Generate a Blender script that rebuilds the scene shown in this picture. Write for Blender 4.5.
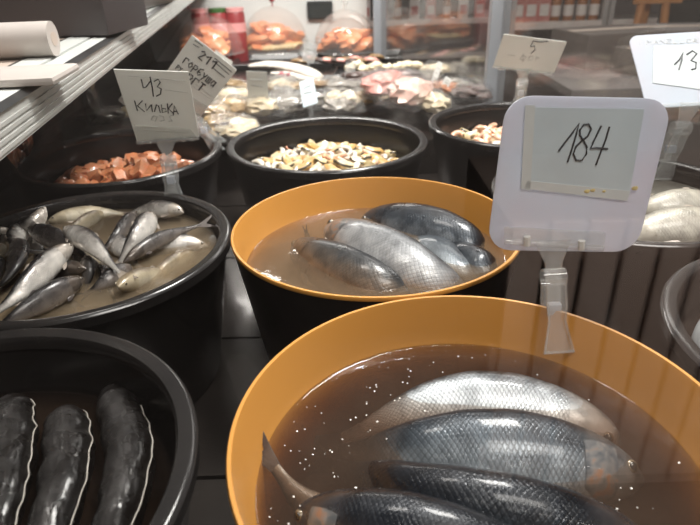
import bpy, bmesh, math, random
import numpy as np
from mathutils import Vector, Matrix, noise
random.seed(11)
S = bpy.context.scene
C = S.collection
PI = math.pi
for o in list(bpy.data.objects): bpy.data.objects.remove(o)

# ------------------------------------------------------------------ camera, world, lights, exposure
RIM = 0.98                      # height of the tub rims above the shop floor
HC = 0.272                      # camera height above the rims
FPX, PITCH, ROLL = 586.65, math.radians(27.52), math.radians(1.775)
R0 = Vector((1, 0, 0)); U0 = Vector((0, math.sin(PITCH), math.cos(PITCH))); F0 = Vector((0, math.cos(PITCH), -math.sin(PITCH)))
CR = R0*math.cos(ROLL) - U0*math.sin(ROLL)
CU = R0*math.sin(ROLL) + U0*math.cos(ROLL)
cam = bpy.data.cameras.new('camera'); cam_o = bpy.data.objects.new('camera', cam); C.objects.link(cam_o)
cam.sensor_width = 36; cam.lens = FPX/700*36; cam.clip_start = 0.01
cam_o.matrix_world = Matrix(((CR.x, CU.x, -F0.x, 0), (CR.y, CU.y, -F0.y, 0), (CR.z, CU.z, -F0.z, RIM+HC), (0, 0, 0, 1)))
cam.dof.use_dof = True; cam.dof.focus_distance = 0.56; cam.dof.aperture_fstop = 9
S.camera = cam_o

w = bpy.data.worlds.new('world'); S.world = w; w.use_nodes = True
w.node_tree.nodes['Background'].inputs[0].default_value = (0.95, 0.93, 0.92, 1)
w.node_tree.nodes['Background'].inputs[1].default_value = 0.12

def area(name, loc, rot, sx, sy, e, col=(1, .96, .9)):
    l = bpy.data.lights.new(name, 'AREA'); l.shape = 'RECTANGLE'; l.size = sx; l.size_y = sy; l.energy = e; l.color = col
    o = bpy.data.objects.new(name, l); C.objects.link(o); o.location = loc; o.rotation_euler = rot
    return o
area('light_over_case', (0.42, 1.05, RIM+1.5), (0, 0, 0), 0.45, 0.5, 36, (1, .97, .93))
area('light_over_case', (-0.25, 2.05, RIM+0.62), (0, 0, 0), 0.7, 0.12, 6, (1, .95, .9))  # fill added over the rear shelf to brighten the domes
area('overhead_light', (-0.5, 0.9, RIM+1.8), (0, 0, 0), 0.5, 0.3, 8, (1, .95, .9))
area('overhead_light', (0.7, -0.35, 3.0), (0, 0, 0), 1.2, 0.6, 30, (1, .95, .9))  # frontal fill added behind the camera to lift the upright signs
area('crate_fill', (.95, -.35, 1.75), (math.radians(-50), 0, 0), .9, .25, 14, (1, .9, .84))  # fill added to light only the slats mirrored in the glass
area('overhead_light', (1.3, 3.5, 3.1), (0, 0, 0), 2.2, 0.8, 24, (1, .95, .91))
S.view_settings.view_transform = 'Standard'; S.view_settings.look = 'None'
S.view_settings.gamma = 1; S.view_settings.use_curve_mapping = False
S.view_settings.exposure = 0.53

# ------------------------------------------------------------------ placing: a point of the photograph on a known height or depth
def _ray(x, y):
    a, b = (x-350)/FPX, (262.5-y)/FPX
    return F0 + CR*a + CU*b
def on(x, y, z):                # z above the rim plane
    d = _ray(x, y); t = (z-HC)/d.z
    return Vector((d.x*t, d.y*t, RIM+z))
def at(x, y, Y):                # at distance Y from the camera along the case
    d = _ray(x, y); t = Y/d.y
    return Vector((d.x*t, Y, RIM+HC+d.z*t))
def V(x, y, z=0): return Vector((x, y, RIM+z))

# ------------------------------------------------------------------ materials
def nt(name):
    m = bpy.data.materials.new(name); m.use_nodes = True
    n = m.node_tree; n.nodes.clear()
    out = n.nodes.new('ShaderNodeOutputMaterial')
    return m, n, out
def N(n, t, **k):
    x = n.nodes.new(t)
    for a, b in k.items():
        if a == 'op': x.operation = b
        else: setattr(x, a, b)
    return x
def mth(n, op, a, b=None):
    x = N(n, 'ShaderNodeMath', op=op)
    for i, v in enumerate((a, b)):
        if v is None: continue
        if isinstance(v, (int, float)): x.inputs[i].default_value = v
        else: n.links.new(v, x.inputs[i])
    return x.outputs[0]
def mix(n, f, a, b, bt='MIX'):
    x = N(n, 'ShaderNodeMix', data_type='RGBA', blend_type=bt)
    for s, v in ((0, f), (6, a), (7, b)):
        if isinstance(v, (int, float)): x.inputs[s].default_value = v
        elif isinstance(v, tuple): x.inputs[s].default_value = (*v[:3], 1)
        else: n.links.new(v, x.inputs[s])
    return x.outputs[2]
def ramp(n, f, stops):
    r = N(n, 'ShaderNodeValToRGB'); e = r.color_ramp.elements
    while len(e) < len(stops): e.new(0.5)
    for q, (p, c) in zip(e, stops): q.position = p; q.color = (*c, 1)
    n.links.new(f, r.inputs[0]); return r.outputs[0]
def noi(n, sc, detail=3, co=None, dist=0):
    if co is None: co = N(n, 'ShaderNodeTexCoord').outputs['Object']
    x = N(n, 'ShaderNodeTexNoise'); x.inputs['Scale'].default_value = sc; x.inputs['Detail'].default_value = detail; x.inputs['Distortion'].default_value = dist
    n.links.new(co, x.inputs['Vector']); return x.outputs['Fac']
def bump(n, h, s=.3, d=.002):
    b = N(n, 'ShaderNodeBump'); b.inputs['Strength'].default_value = s; b.inputs['Distance'].default_value = d
    n.links.new(h, b.inputs['Height']); return b.outputs[0]
def pbsdf(n, out, rough=.4, metal=0, coat=0, spec=.5, sss=0):
    p = N(n, 'ShaderNodeBsdfPrincipled')
    p.inputs['Roughness'].default_value = rough; p.inputs['Metallic'].default_value = metal
    p.inputs['Coat Weight'].default_value = coat; p.inputs['Coat Roughness'].default_value = .08
    p.inputs['Specular IOR Level'].default_value = spec
    if sss: p.inputs['Subsurface Weight'].default_value = sss; p.inputs['Subsurface Scale'].default_value = .005
    n.links.new(p.outputs[0], out.inputs[0]); return p
def plain(name, c1, c2=None, sc=30, rough=.45, metal=0, coat=0, bs=.15, bsc=None, bd=.001, spec=.5, sss=0):
    m, n, out = nt(name); p = pbsdf(n, out, rough, metal, coat, spec, sss)
    if c2 is None: c2 = tuple(v*.82 for v in c1)
    f = noi(n, sc, 4)
    n.links.new(ramp(n, f, [(.3, c1), (.7, c2)]), p.inputs['Base Color'])
    if bs: n.links.new(bump(n, noi(n, bsc or sc*3, 3), bs, bd), p.inputs['Normal'])
    return m
def fresnel(n, ior):            # the same reflectance from both sides of a thin sheet
    fr = N(n, 'ShaderNodeFresnel'); g = N(n, 'ShaderNodeNewGeometry')
    n.links.new(mth(n, 'ADD', ior, mth(n, 'MULTIPLY', g.outputs['Backfacing'], 1/ior-ior)), fr.inputs[0])
    return fr
def sheetmat(name, c1, c2, sc, tr=.45, rough=.4):
    m = plain(name, c1, c2, sc, rough, 0, .15, .03); n = m.node_tree
    out = [x for x in n.nodes if x.type == 'OUTPUT_MATERIAL'][0]; p = [x for x in n.nodes if x.type == 'BSDF_PRINCIPLED'][0]
    t = N(n, 'ShaderNodeBsdfTranslucent'); n.links.new(p.inputs['Base Color'].links[0].from_socket, t.inputs[0])
    a = N(n, 'ShaderNodeMixShader'); a.inputs[0].default_value = tr
    n.links.new(p.outputs[0], a.inputs[1]); n.links.new(t.outputs[0], a.inputs[2]); n.links.new(a.outputs[0], out.inputs[0]); return m
def clear(name, tint=(.95, .96, .95), haze=.04, hazec=(.9, .9, .9), rough=.05, ior=1.45, wrinkle=0, wsc=60):
    m, n, out = nt(name)
    t = N(n, 'ShaderNodeBsdfTransparent'); t.inputs[0].default_value = (*tint, 1)
    d0 = N(n, 'ShaderNodeBsdfDiffuse'); d0.inputs[0].default_value = (*hazec, 1)
    d1 = N(n, 'ShaderNodeBsdfTranslucent'); d1.inputs[0].default_value = (*hazec, 1)
    d = N(n, 'ShaderNodeMixShader'); d.inputs[0].default_value = .45
    n.links.new(d0.outputs[0], d.inputs[1]); n.links.new(d1.outputs[0], d.inputs[2])
    g = N(n, 'ShaderNodeBsdfGlossy'); g.inputs['Roughness'].default_value = rough
    a = N(n, 'ShaderNodeMixShader'); a.inputs[0].default_value = haze
    n.links.new(t.outputs[0], a.inputs[1]); n.links.new(d.outputs[0], a.inputs[2])
    fr = fresnel(n, ior)
    b = N(n, 'ShaderNodeMixShader'); n.links.new(fr.outputs[0], b.inputs[0])
    n.links.new(a.outputs[0], b.inputs[1]); n.links.new(g.outputs[0], b.inputs[2])
    if wrinkle:
        nn = bump(n, noi(n, wsc, 4, dist=1.5), wrinkle, .01)
        n.links.new(nn, g.inputs['Normal']); n.links.new(nn, fr.inputs['Normal'])
    n.links.new(b.outputs[0], out.inputs[0]); return m
def brine_mat(name, tint, murk, fac, patch=0.15, ripple=.03, absorb=None, dens=0, scat=None, sd=0):
    m, n, out = nt(name)
    t = N(n, 'ShaderNodeBsdfTransparent'); t.inputs[0].default_value = (*tint, 1)
    d = N(n, 'ShaderNodeBsdfDiffuse')
    n.links.new(ramp(n, noi(n, 22, 5), [(.3, murk), (.75, tuple(v*.6 for v in murk))]), d.inputs[0])
    a = N(n, 'ShaderNodeMixShader')
    n.links.new(mth(n, 'ADD', mth(n, 'MULTIPLY', noi(n, 14, 4, dist=1), patch*2), fac-patch), a.inputs[0])
    n.links.new(t.outputs[0], a.inputs[1]); n.links.new(d.outputs[0], a.inputs[2])
    g = N(n, 'ShaderNodeBsdfGlossy'); g.inputs['Roughness'].default_value = .04
    fr = fresnel(n, 1.33)
    nn = bump(n, noi(n, 45, 2), ripple, .01); n.links.new(nn, g.inputs['Normal']); n.links.new(nn, fr.inputs['Normal'])
    b = N(n, 'ShaderNodeMixShader'); n.links.new(fr.outputs[0], b.inputs[0])
    n.links.new(a.outputs[0], b.inputs[1]); n.links.new(g.outputs[0], b.inputs[2])
    if absorb:
        va = N(n, 'ShaderNodeVolumeAbsorption'); va.inputs[0].default_value = (*absorb, 1); va.inputs[1].default_value = dens
        vs = N(n, 'ShaderNodeVolumeScatter'); vs.inputs[0].default_value = (*scat, 1); vs.inputs[1].default_value = sd
        ad = N(n, 'ShaderNodeAddShader'); n.links.new(va.outputs[0], ad.inputs[0]); n.links.new(vs.outputs[0], ad.inputs[1])
        n.links.new(ad.outputs[0], out.inputs[1])
    n.links.new(b.outputs[0], out.inputs[0]); return m
def fish_mat(name, back, mid, belly, head, stops=(.12, .32, .6), nu=64, nv=14, rough=.33, metal=.35, scale_dark=.45, scale_end=.93, bs=.4, headu=.2):
    m, n, out = nt(name); p = pbsdf(n, out, rough, metal, .25)
    uv = N(n, 'ShaderNodeUVMap'); uv.uv_map = 'UVMap'
    sp = N(n, 'ShaderNodeSeparateXYZ'); n.links.new(uv.outputs[0], sp.inputs[0]); u, v = sp.outputs[0], sp.outputs[1]
    nz = noi(n, 55, 6, dist=.6)
    vv = mth(n, 'ADD', v, mth(n, 'MULTIPLY', mth(n, 'SUBTRACT', nz, .5), .42))
    col = ramp(n, vv, [(stops[0], back), (stops[1], mid), (stops[2], belly), (1, belly)])
    a = mth(n, 'MULTIPLY', u, nu*PI); b = mth(n, 'MULTIPLY', v, nv*PI)
    s = mth(n, 'MULTIPLY', mth(n, 'SINE', mth(n, 'ADD', a, b)), mth(n, 'SINE', mth(n, 'SUBTRACT', a, b)))
    s = mth(n, 'ABSOLUTE', s)
    scl = N(n, 'ShaderNodeMapRange'); scl.inputs[1].default_value = 0; scl.inputs[2].default_value = .45
    n.links.new(s, scl.inputs[0])
    # scales only on the trunk
    ish = N(n, 'ShaderNodeMapRange'); ish.inputs[1].default_value = headu-.02; ish.inputs[2].default_value = headu+.03; n.links.new(u, ish.inputs[0])
    fade = mth(n, 'MULTIPLY', ish.outputs[0], mth(n, 'MULTIPLY', noi(n, 26, 3), 1.4))
    dark = mix(n, 1, col, (scale_dark,)*3, 'MULTIPLY')
    inv = mth(n, 'MULTIPLY', mth(n, 'SUBTRACT', 1, scl.outputs[0]), fade)
    c2 = mix(n, inv, col, dark)
    hc = mix(n, mth(n, 'MULTIPLY', nz, .7), col, head)
    c3 = mix(n, ish.outputs[0], hc, c2)
    c3 = mix(n, .8, c3, ramp(n, noi(n, 32, 5, dist=1.2), [(.32, (.42, .42, .43)), (.62, (1, 1, 1))]), 'MULTIPLY')
    n.links.new(c3, p.inputs['Base Color'])
    rr = N(n, 'ShaderNodeMapRange'); rr.inputs[1].default_value = .3; rr.inputs[2].default_value = .7; rr.inputs[3].default_value = rough-.08; rr.inputs[4].default_value = rough+.16
    n.links.new(noi(n, 70, 4), rr.inputs[0]); n.links.new(rr.outputs[0], p.inputs['Roughness'])
    h = mth(n, 'ADD', mth(n, 'MULTIPLY', mth(n, 'MULTIPLY', scl.outputs[0], fade), .45), mth(n, 'MULTIPLY', nz, 1.6))
    n.links.new(bump(n, h, bs, .0012), p.inputs['Normal'])
    return m

M = {}
M['black_plastic'] = plain('black_plastic', (.006, .0055, .0055), (.010, .009, .0085), 8, .24, 0, .05, .05)
M['black_rim'] = plain('black_rim', (.012, .011, .011), (.02, .018, .017), 20, .2, 0, .1, .08)
M['mustard'] = plain('mustard_plastic', (.56, .255, .05), (.52, .235, .046), 6, .34, 0, .15, .03)
M['dark_shell'] = plain('dark_brown_plastic', (.016, .011, .010), (.022, .015, .013), 10, .3, 0, .1, .05)
M['steel'] = plain('brushed_steel', (.2, .2, .2), (.1, .1, .1), 14, .32, .9, 0, .1)
M['deck'] = plain('dark_deck', (.04, .034, .03), (.018, .015, .014), 9, .25, .5, .2, .15)
M['alu'] = plain('aluminium', (.52, .52, .50), (.42, .42, .40), 25, .35, .35, 0, .08)
M['alu_white'] = plain('white_aluminium', (.78, .80, .77), (.70, .72, .69), 9, .3, .1, .2, .05)
M['grey_post'] = plain('grey_post', (.38, .40, .43), (.33, .35, .38), 6, .4, .3, 0, .03)
M['pale_panel'] = plain('pale_panel', (.60, .62, .60), (.52, .54, .53), 5, .5)
M['floor'] = plain('floor_tile', (.07, .06, .055), (.05, .044, .04), 3, .4)
M['wall'] = plain('wall_paint', (.36, .32, .30), (.30, .27, .25), 2, .7)
M['paper'] = sheetmat('white_paper', (.80, .80, .77), (.74, .74, .71), 12, .35, .6)
M['paper_cool'] = sheetmat('paper_under_tape', (.60, .69, .73), (.54, .62, .66), 25, .12, .3)
M['milky'] = sheetmat('milky_plastic', (.66, .73, .80), (.70, .66, .72), 9, .5, .28)
M['paper_blue'] = sheetmat('bluish_paper', (.52, .56, .57), (.46, .5, .51), 25, .1, .4)
M['tape'] = sheetmat('yellowing_tape', (.68, .71, .70), (.60, .64, .64), 30, .12, .25)
M['film_card'] = clear('clear_card', (.97, .97, .97), .3, (.85, .87, .87), .1)
M['yellow_stain'] = plain('yellow_stain', (.7, .6, .25), (.6, .45, .2), 80, .6)
M['ink'] = plain('black_ink', (.012, .012, .016), (.02, .02, .025), 40, .5)
M['faint_ink'] = plain('faded_ink', (.42, .42, .40), (.5, .5, .48), 40, .6)
M['acrylic'] = clear('clear_acrylic', (.97, .975, .97), .17, (.95, .96, .95), .06, 1.55)
M['glass'] = clear('pane_glass', (.93, .95, .95), .012, (.8, .8, .8), .015, 1.5)
M['clean_glass'] = clear('clean_glass', (.985, .99, .985), 0, (.8, .8, .8), .0, 1.52)
M['glass_warm'] = clear('hazed_glass', (.97, .97, .96), .06, (.62, .55, .52), .03, 1.5)  # warm haze put into the glass to lift the view beyond it
M['dome'] = clear('dome_plastic', (.985, .985, .98), .13, (1, .95, .92), .04, 1.45)
M['film'] = clear('vacuum_film', (.985, .985, .98), .045, (1, 1, 1), .12, 1.45, 1, 70)
M['herring'] = fish_mat('herring_skin', (.012, .017, .025), (.060, .075, .09), (.30, .33, .35), (.20, .18, .16), (.14, .4, .8))
M['herring_dark'] = fish_mat('herring_dark_skin', (.008, .011, .017), (.030, .040, .052), (.30, .33, .36), (.10, .09, .09), (.3, .55, .85), rough=.28, bs=.45)
M['herring_pale'] = fish_mat('herring_pale_skin', (.05, .06, .07), (.44, .47, .49), (.70, .73, .74), (.42, .38, .34), (.06, .22, .6))
M['herring_brown'] = fish_mat('herring_brown_skin', (.012, .014, .018), (.06, .06, .06), (.20, .15, .11), (.12, .09, .07), (.14, .3, .6), scale_dark=.72, bs=.25)
M['herring_grey'] = fish_mat('herring_grey_skin', (.03, .035, .045), (.20, .21, .22), (.42, .42, .42), (.32, .2, .14), (.06, .25, .65), scale_dark=.72, bs=.25)
M['sprat'] = fish_mat('sprat_skin', (.022, .02, .02), (.40, .37, .34), (.85, .81, .75), (.42, .34, .26), (.16, .36, .62), 52, 11, .26, .35, .75)
M['sprat_dark'] = fish_mat('sprat_dark_skin', (.014, .012, .012), (.07, .06, .055), (.34, .29, .25), (.16, .12, .09), (.22, .45, .8), 52, 11, .26, .35, .75)
M['sprat_gold'] = fish_mat('sprat_golden_skin', (.16, .12, .08), (.45, .38, .26), (.62, .55, .42), (.5, .4, .25), (.1, .3, .6), 52, 11, .3, .15, .75)
M['black_fish'] = fish_mat('black_fish_skin', (.009, .007, .006), (.075, .07, .068), (.035, .031, .03), (.02, .015, .014), (.25, .5, .78), 190, 5, .24, .3, .4, headu=.12, bs=1.0)  # sheen on the upturned flank put into the colour as a paler mid band
M['pale_fish'] = fish_mat('pale_fish_skin', (.26, .24, .20), (.42, .39, .32), (.52, .49, .42), (.4, .36, .3), (.1, .3, .6), 46, 9, .35, .1, .8)
M['fin'] = plain('fin_membrane', (.10, .08, .07), (.05, .04, .04), 120, .35, .1, .3, .4, 300)
M['fin_pale'] = plain('pale_fin', (.42, .36, .30), (.25, .21, .18), 120, .35, .1, .3, .4, 300)
M['eye'] = plain('fish_eye', (.26, .22, .16), (.16, .13, .09), 200, .15, .3, .8, 0)
M['pupil'] = plain('fish_pupil', (.006, .006, .006), (.01, .01, .01), 100, .08, 0, 1, 0)
M['gill'] = plain('gill_plate', (.36, .30, .25), (.24, .2, .17), 160, .25, .4, .5, .3, 200)
m_, n_, o_ = nt('rusty_gill_plate'); p_ = pbsdf(n_, o_, .3, .25, .3)
n_.links.new(ramp(n_, noi(n_, 75, 5, dist=1), [(.40, (.07, .08, .09)), (.55, (.16, .155, .15)), (.68, (.24, .13, .08))]), p_.inputs['Base Color']); M['gill_red'] = m_
M['gill_dark'] = plain('dark_gill_plate', (.05, .045, .045), (.03, .03, .03), 160, .25, .3, .5, .3, 200)
M['seam'] = plain('pale_skin_edge', (.5, .47, .42), (.3, .27, .24), 100, .3, 0, .5)
M['salmon'] = plain('salmon_flesh', (.50, .16, .06), (.42, .21, .12), 60, .28, 0, .5, .5, 120, .003, sss=.2)
M['salmon_bright'] = plain('bright_salmon', (.85, .24, .07), (.78, .38, .20), 26, .35, 0, .3, .3, 60, .003)
M['yellow_flesh'] = plain('yellow_fillet', (.78, .52, .18), (.72, .58, .34), 30, .4, 0, .2, .3, 60, .003)
M['mussel_a'] = plain('mussel_orange', (.58, .34, .10), (.46, .30, .13), 90, .28, 0, .6, .5, 150, .003)
M['mussel_b'] = plain('mussel_cream', (.76, .64, .42), (.58, .46, .24), 80, .28, 0, .6, .5, 150, .003)
M['mussel_edge'] = plain('mussel_dark_edge', (.035, .03, .02), (.06, .05, .03), 80, .3, 0, .5)
M['squid'] = plain('squid_white', (.72, .67, .58), (.6, .52, .42), 60, .28, 0, .6, .3, 120, .002)
M['shrimp'] = plain('shrimp_pink', (.78, .34, .17), (.80, .56, .42), 90, .3, 0, .5, .3, 120, .002)
M['mix_bed'] = plain('chopped_seafood', (.55, .45, .28), (.28, .22, .13), 90, .3, 0, .5, 1, 70, .01)
M['salmon_bed'] = plain('chopped_salmon', (.40, .13, .06), (.22, .07, .04), 60, .3, 0, .5, 1, 60, .01)
M['smoked'] = plain('smoked_fish', (.42, .27, .10), (.20, .12, .06), 28, .35, .15, .4, .4, 60, .004)
M['grey_fish'] = plain('grey_packed_fish', (.30, .27, .23), (.13, .11, .09), 45, .35, .2, .4, .5, 80, .004)
M['cream_fish'] = plain('cream_packed_fish', (.68, .60, .46), (.50, .38, .22), 40, .4, 0, .3, .4, 80, .003)
M['pink_meat'] = plain('pink_packed_meat', (.70, .22, .19), (.78, .42, .36), 40, .4, 0, .3, .4, 70, .003)
M['pink_pale'] = plain('pale_pink_meat', (.80, .46, .38), (.76, .60, .52), 45, .4, 0, .3, .4, 70, .003)
M['dark_dried'] = plain('dark_dried_fish', (.10, .055, .045), (.05, .03, .026), 50, .4, 0, .3, .5, 80, .004)
M['white_fish'] = plain('white_belly_fish', (.80, .76, .70), (.66, .58, .50), 30, .35, 0, .3, .3, 60, .003)
M['red_berry'] = plain('crimson_berries', (.42, .015, .06), (.3, .01, .04), 60, .3, 0, .3, .6, 120, .004)
M['cream_cap'] = plain('cream_pieces', (.82, .74, .55), (.74, .62, .42), 50, .4)
M['tray_black'] = plain('black_tray', (.018, .02, .022), (.03, .03, .032), 12, .3, 0, .2)
M['red_pack'] = plain('red_packaging', (.34, .05, .05), (.22, .03, .035), 12, .4)
M['pink_band'] = plain('pink_band', (.72, .34, .32), (.66, .3, .3), 12, .4)
M['brown_box'] = plain('brown_grey_carton', (.11, .09, .08), (.08, .066, .06), 6, .6)
M['grey_box'] = plain('grey_carton', (.17, .15, .145), (.13, .115, .11), 6, .6)
M['dark_box'] = plain('dark_carton', (.035, .030, .032), (.055, .045, .045), 5, .5)
M['tan'] = plain('tan_paper', (.52, .43, .37), (.42, .34, .29), 7, .6)
M['tan_light'] = plain('greyish_paper', (.50, .45, .42), (.42, .38, .35), 9, .6)
M['rack'] = plain('rack_metal', (.40, .38, .37), (.34, .32, .31), 8, .5)
M['rack_back'] = plain('rack_back', (.15, .13, .13), (.11, .10, .10), 4, .6)
M['bottle_amber'] = plain('amber_bottle', (.36, .14, .05), (.26, .09, .03), 10, .2)
M['bottle_cap'] = plain('pale_cap', (.75, .70, .66), (.7, .6, .55), 10, .4)
M['pack_red'] = plain('red_label_pack', (.45, .08, .07), (.6, .3, .26), 14, .4)
M['pack_white'] = plain('white_label_pack', (.72, .66, .62), (.6, .5, .46), 14, .4)
M['orange_wood'] = plain('orange_wood', (.55, .25, .09), (.42, .18, .07), 8, .5)
M['lining'] = plain('brown_lining', (.26, .20, .17), (.2, .155, .13), 6, .6)
M['slat_wood'] = plain('pinkish_wood', (.72, .56, .48), (.62, .46, .38), 7, .5)
M['screen'] = plain('dark_screen', (.02, .026, .026), (.03, .035, .035), 4, .25)
M['green'] = plain('green_leaf', (.05, .14, .03), (.03, .08, .02), 40, .5)
M['br_herring_near'] = brine_mat('brown_brine', (.93, .90, .87), (.26, .18, .13), .07, .05, absorb=(.62, .48, .38), dens=62, scat=(.62, .47, .37), sd=6)
M['br_herring_mid'] = brine_mat('tan_brine', (.95, .92, .88), (.42, .30, .20), .10, .06, absorb=(.72, .55, .38), dens=26, scat=(.72, .52, .34), sd=16)
M['br_sprat'] = brine_mat('cloudy_brine', (.95, .92, .88), (.42, .33, .23), .11, .10, absorb=(.70, .56, .38), dens=34, scat=(.75, .60, .42), sd=24)
M['br_dark'] = brine_mat('dark_brine', (.9, .87, .84), (.05, .036, .03), .10, .06, absorb=(.5, .38, .3), dens=60, scat=(.4, .28, .2), sd=7)
M['br_pale'] = brine_mat('pale_brine', (.9, .88, .85), (.5, .48, .42), .2, .1)
M['bubble'] = clear('bubble_film', (.97, .97, .97), .12, (.9, .9, .9), .03, 1.35)
M['foam'] = plain('foam_specks', (.7, .66, .6), (.8, .78, .74), 200, .3, 0, .5, 0)

# ------------------------------------------------------------------ building helpers
def obj(name, bm, mat, parent=None, smooth=True):
    me = bpy.data.meshes.new(name)
    bmesh.ops.recalc_face_normals(bm, faces=bm.faces)
    bm.to_mesh(me); bm.free()
    if mat: me.materials.append(M[mat])
    if smooth:
        me.polygons.foreach_set('use_smooth', [True]*len(me.polygons))
        try: me.set_sharp_from_angle(angle=math.radians(38))
        except Exception: pass
    o = bpy.data.objects.new(name, me); C.objects.link(o)
    if parent: o.parent = parent
    return o
def tag(o, label=None, cat=None, group=None, kind=None):
    for k, v in (('label', label), ('category', cat), ('group', group), ('kind', kind)):
        if v: o[k] = v
    return o
def thing(name, label, cat, loc, group=None, rot=None):
    o = bpy.data.objects.new(name, None); C.objects.link(o); o.location = loc; o.empty_display_size = .02
    if rot: o.rotation_euler = rot
    return tag(o, label, cat, group)
def setloc(o, loc, base=None):   # move a one-mesh thing's origin
    loc = Vector(loc); o.data.transform(Matrix.Translation(-loc)); o.location = loc; return o
def B(): return bmesh.new()
def box(bm, c, s, rz=0, rot=None, bev=0):
    mtx = Matrix.Translation(c) @ (rot.to_4x4() if rot else Matrix.Rotation(rz, 4, 'Z')) @ Matrix.Diagonal((*s, 1))
    r = bmesh.ops.create_cube(bm, size=1, matrix=mtx)
    if bev:
        es = list({e for v in r['verts'] for e in v.link_edges})
        bmesh.ops.bevel(bm, geom=es, offset=bev, segments=2, affect='EDGES', profile=.6)
    return bm
def lathe(bm, prof, seg=64, c=(0, 0, 0), close=False):
    rings = []
    for r, z in prof:
        if r < 1e-6: rings.append([bm.verts.new((c[0], c[1], c[2]+z))])
        else: rings.append([bm.verts.new((c[0]+r*math.cos(2*PI*i/seg), c[1]+r*math.sin(2*PI*i/seg), c[2]+z)) for i in range(seg)])
    prs = list(zip(rings, rings[1:]))
    if close: prs.append((rings[-1], rings[0]))
    for a, b in prs:
        for i in range(seg):
            j = (i+1) % seg
            if len(a) == 1 and len(b) == 1: continue
            if len(a) == 1: bm.faces.new((a[0], b[i], b[j]))
            elif len(b) == 1: bm.faces.new((a[i], a[j], b[0]))
            else: bm.faces.new((a[i], a[j], b[j], b[i]))
    return bm
def tube(bm, pts, r, seg=8, taper=None, flat=None):
    pts = [Vector(p) for p in pts]
    rings = []
    up = Vector((0, 0, 1))
    for i, p in enumerate(pts):
        t = (pts[min(i+1, len(pts)-1)]-pts[max(i-1, 0)])
        if t.length < 1e-9: t = Vector((1, 0, 0))
        t.normalize()
        u = up if abs(t.dot(up)) < .95 else Vector((0, 1, 0))
        a = t.cross(u).normalized(); b = t.cross(a).normalized()
        rr = r*(taper[i] if taper else 1)
        rings.append([bm.verts.new(p+a*rr*math.cos(2*PI*k/seg)+b*rr*(flat or 1)*math.sin(2*PI*k/seg)) for k in range(seg)])
    for a, b in zip(rings, rings[1:]):
        for k in range(seg):
            bm.faces.new((a[k], a[(k+1) % seg], b[(k+1) % seg], b[k]))
    bm.faces.new(rings[0][::-1]); bm.faces.new(rings[-1])
    return bm
def prism(bm, poly, n, th):
    """polygon (list of 3D points) extruded by n*th"""
    n = Vector(n)
    a = [bm.verts.new(Vector(p)) for p in poly]; b = [bm.verts.new(Vector(p)+n*th) for p in poly]
    bm.faces.new(a[::-1]); bm.faces.new(b)
    k = len(poly)
    for i in range(k): bm.faces.new((a[i], a[(i+1) % k], b[(i+1) % k], b[i]))
    return bm
def blob(bm, c, s, rot=None, sub=2, amp=.25, freq=1.5, seed=0.0):
    r = bmesh.ops.create_icosphere(bm, subdivisions=sub, radius=1)
    mt = rot.to_matrix() if rot else Matrix.Identity(3)
    sd = Vector((seed*7.3, seed*3.1, -seed*5.7))
    for v in r['verts']:
        q = v.co.copy(); k = 1+amp*noise.noise(q*freq+sd)
        v.co = mt @ Vector((q.x*s[0]*k, q.y*s[1]*k, q.z*s[2]*k)) + Vector(c)
    return bm
def spline(ctrl, n):
    P = [Vector(p) for p in ctrl]
    P = [P[0]*2-P[1]] + P + [P[-1]*2-P[-2]]
    out = []; m = len(P)-3
    for i in range(n):
        t = i/(n-1)*m; k = min(int(t), m-1); f = t-k
        a, b, c, d = P[k:k+4]
        out.append(.5*((2*b)+(c-a)*f+(2*a-5*b+4*c-d)*f*f+(3*b-a-3*c+d)*f**3))
    # even spacing
    L = [0]
    for a, b in zip(out, out[1:]): L.append(L[-1]+(b-a).length)
    res = []
    for i in range(n):
        s = L[-1]*i/(n-1); k = 0
        while k < n-2 and L[k+1] < s: k += 1
        f = (s-L[k])/max(L[k+1]-L[k], 1e-9); res.append(out[k].lerp(out[k+1], f))
    return res, L[-1]

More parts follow.
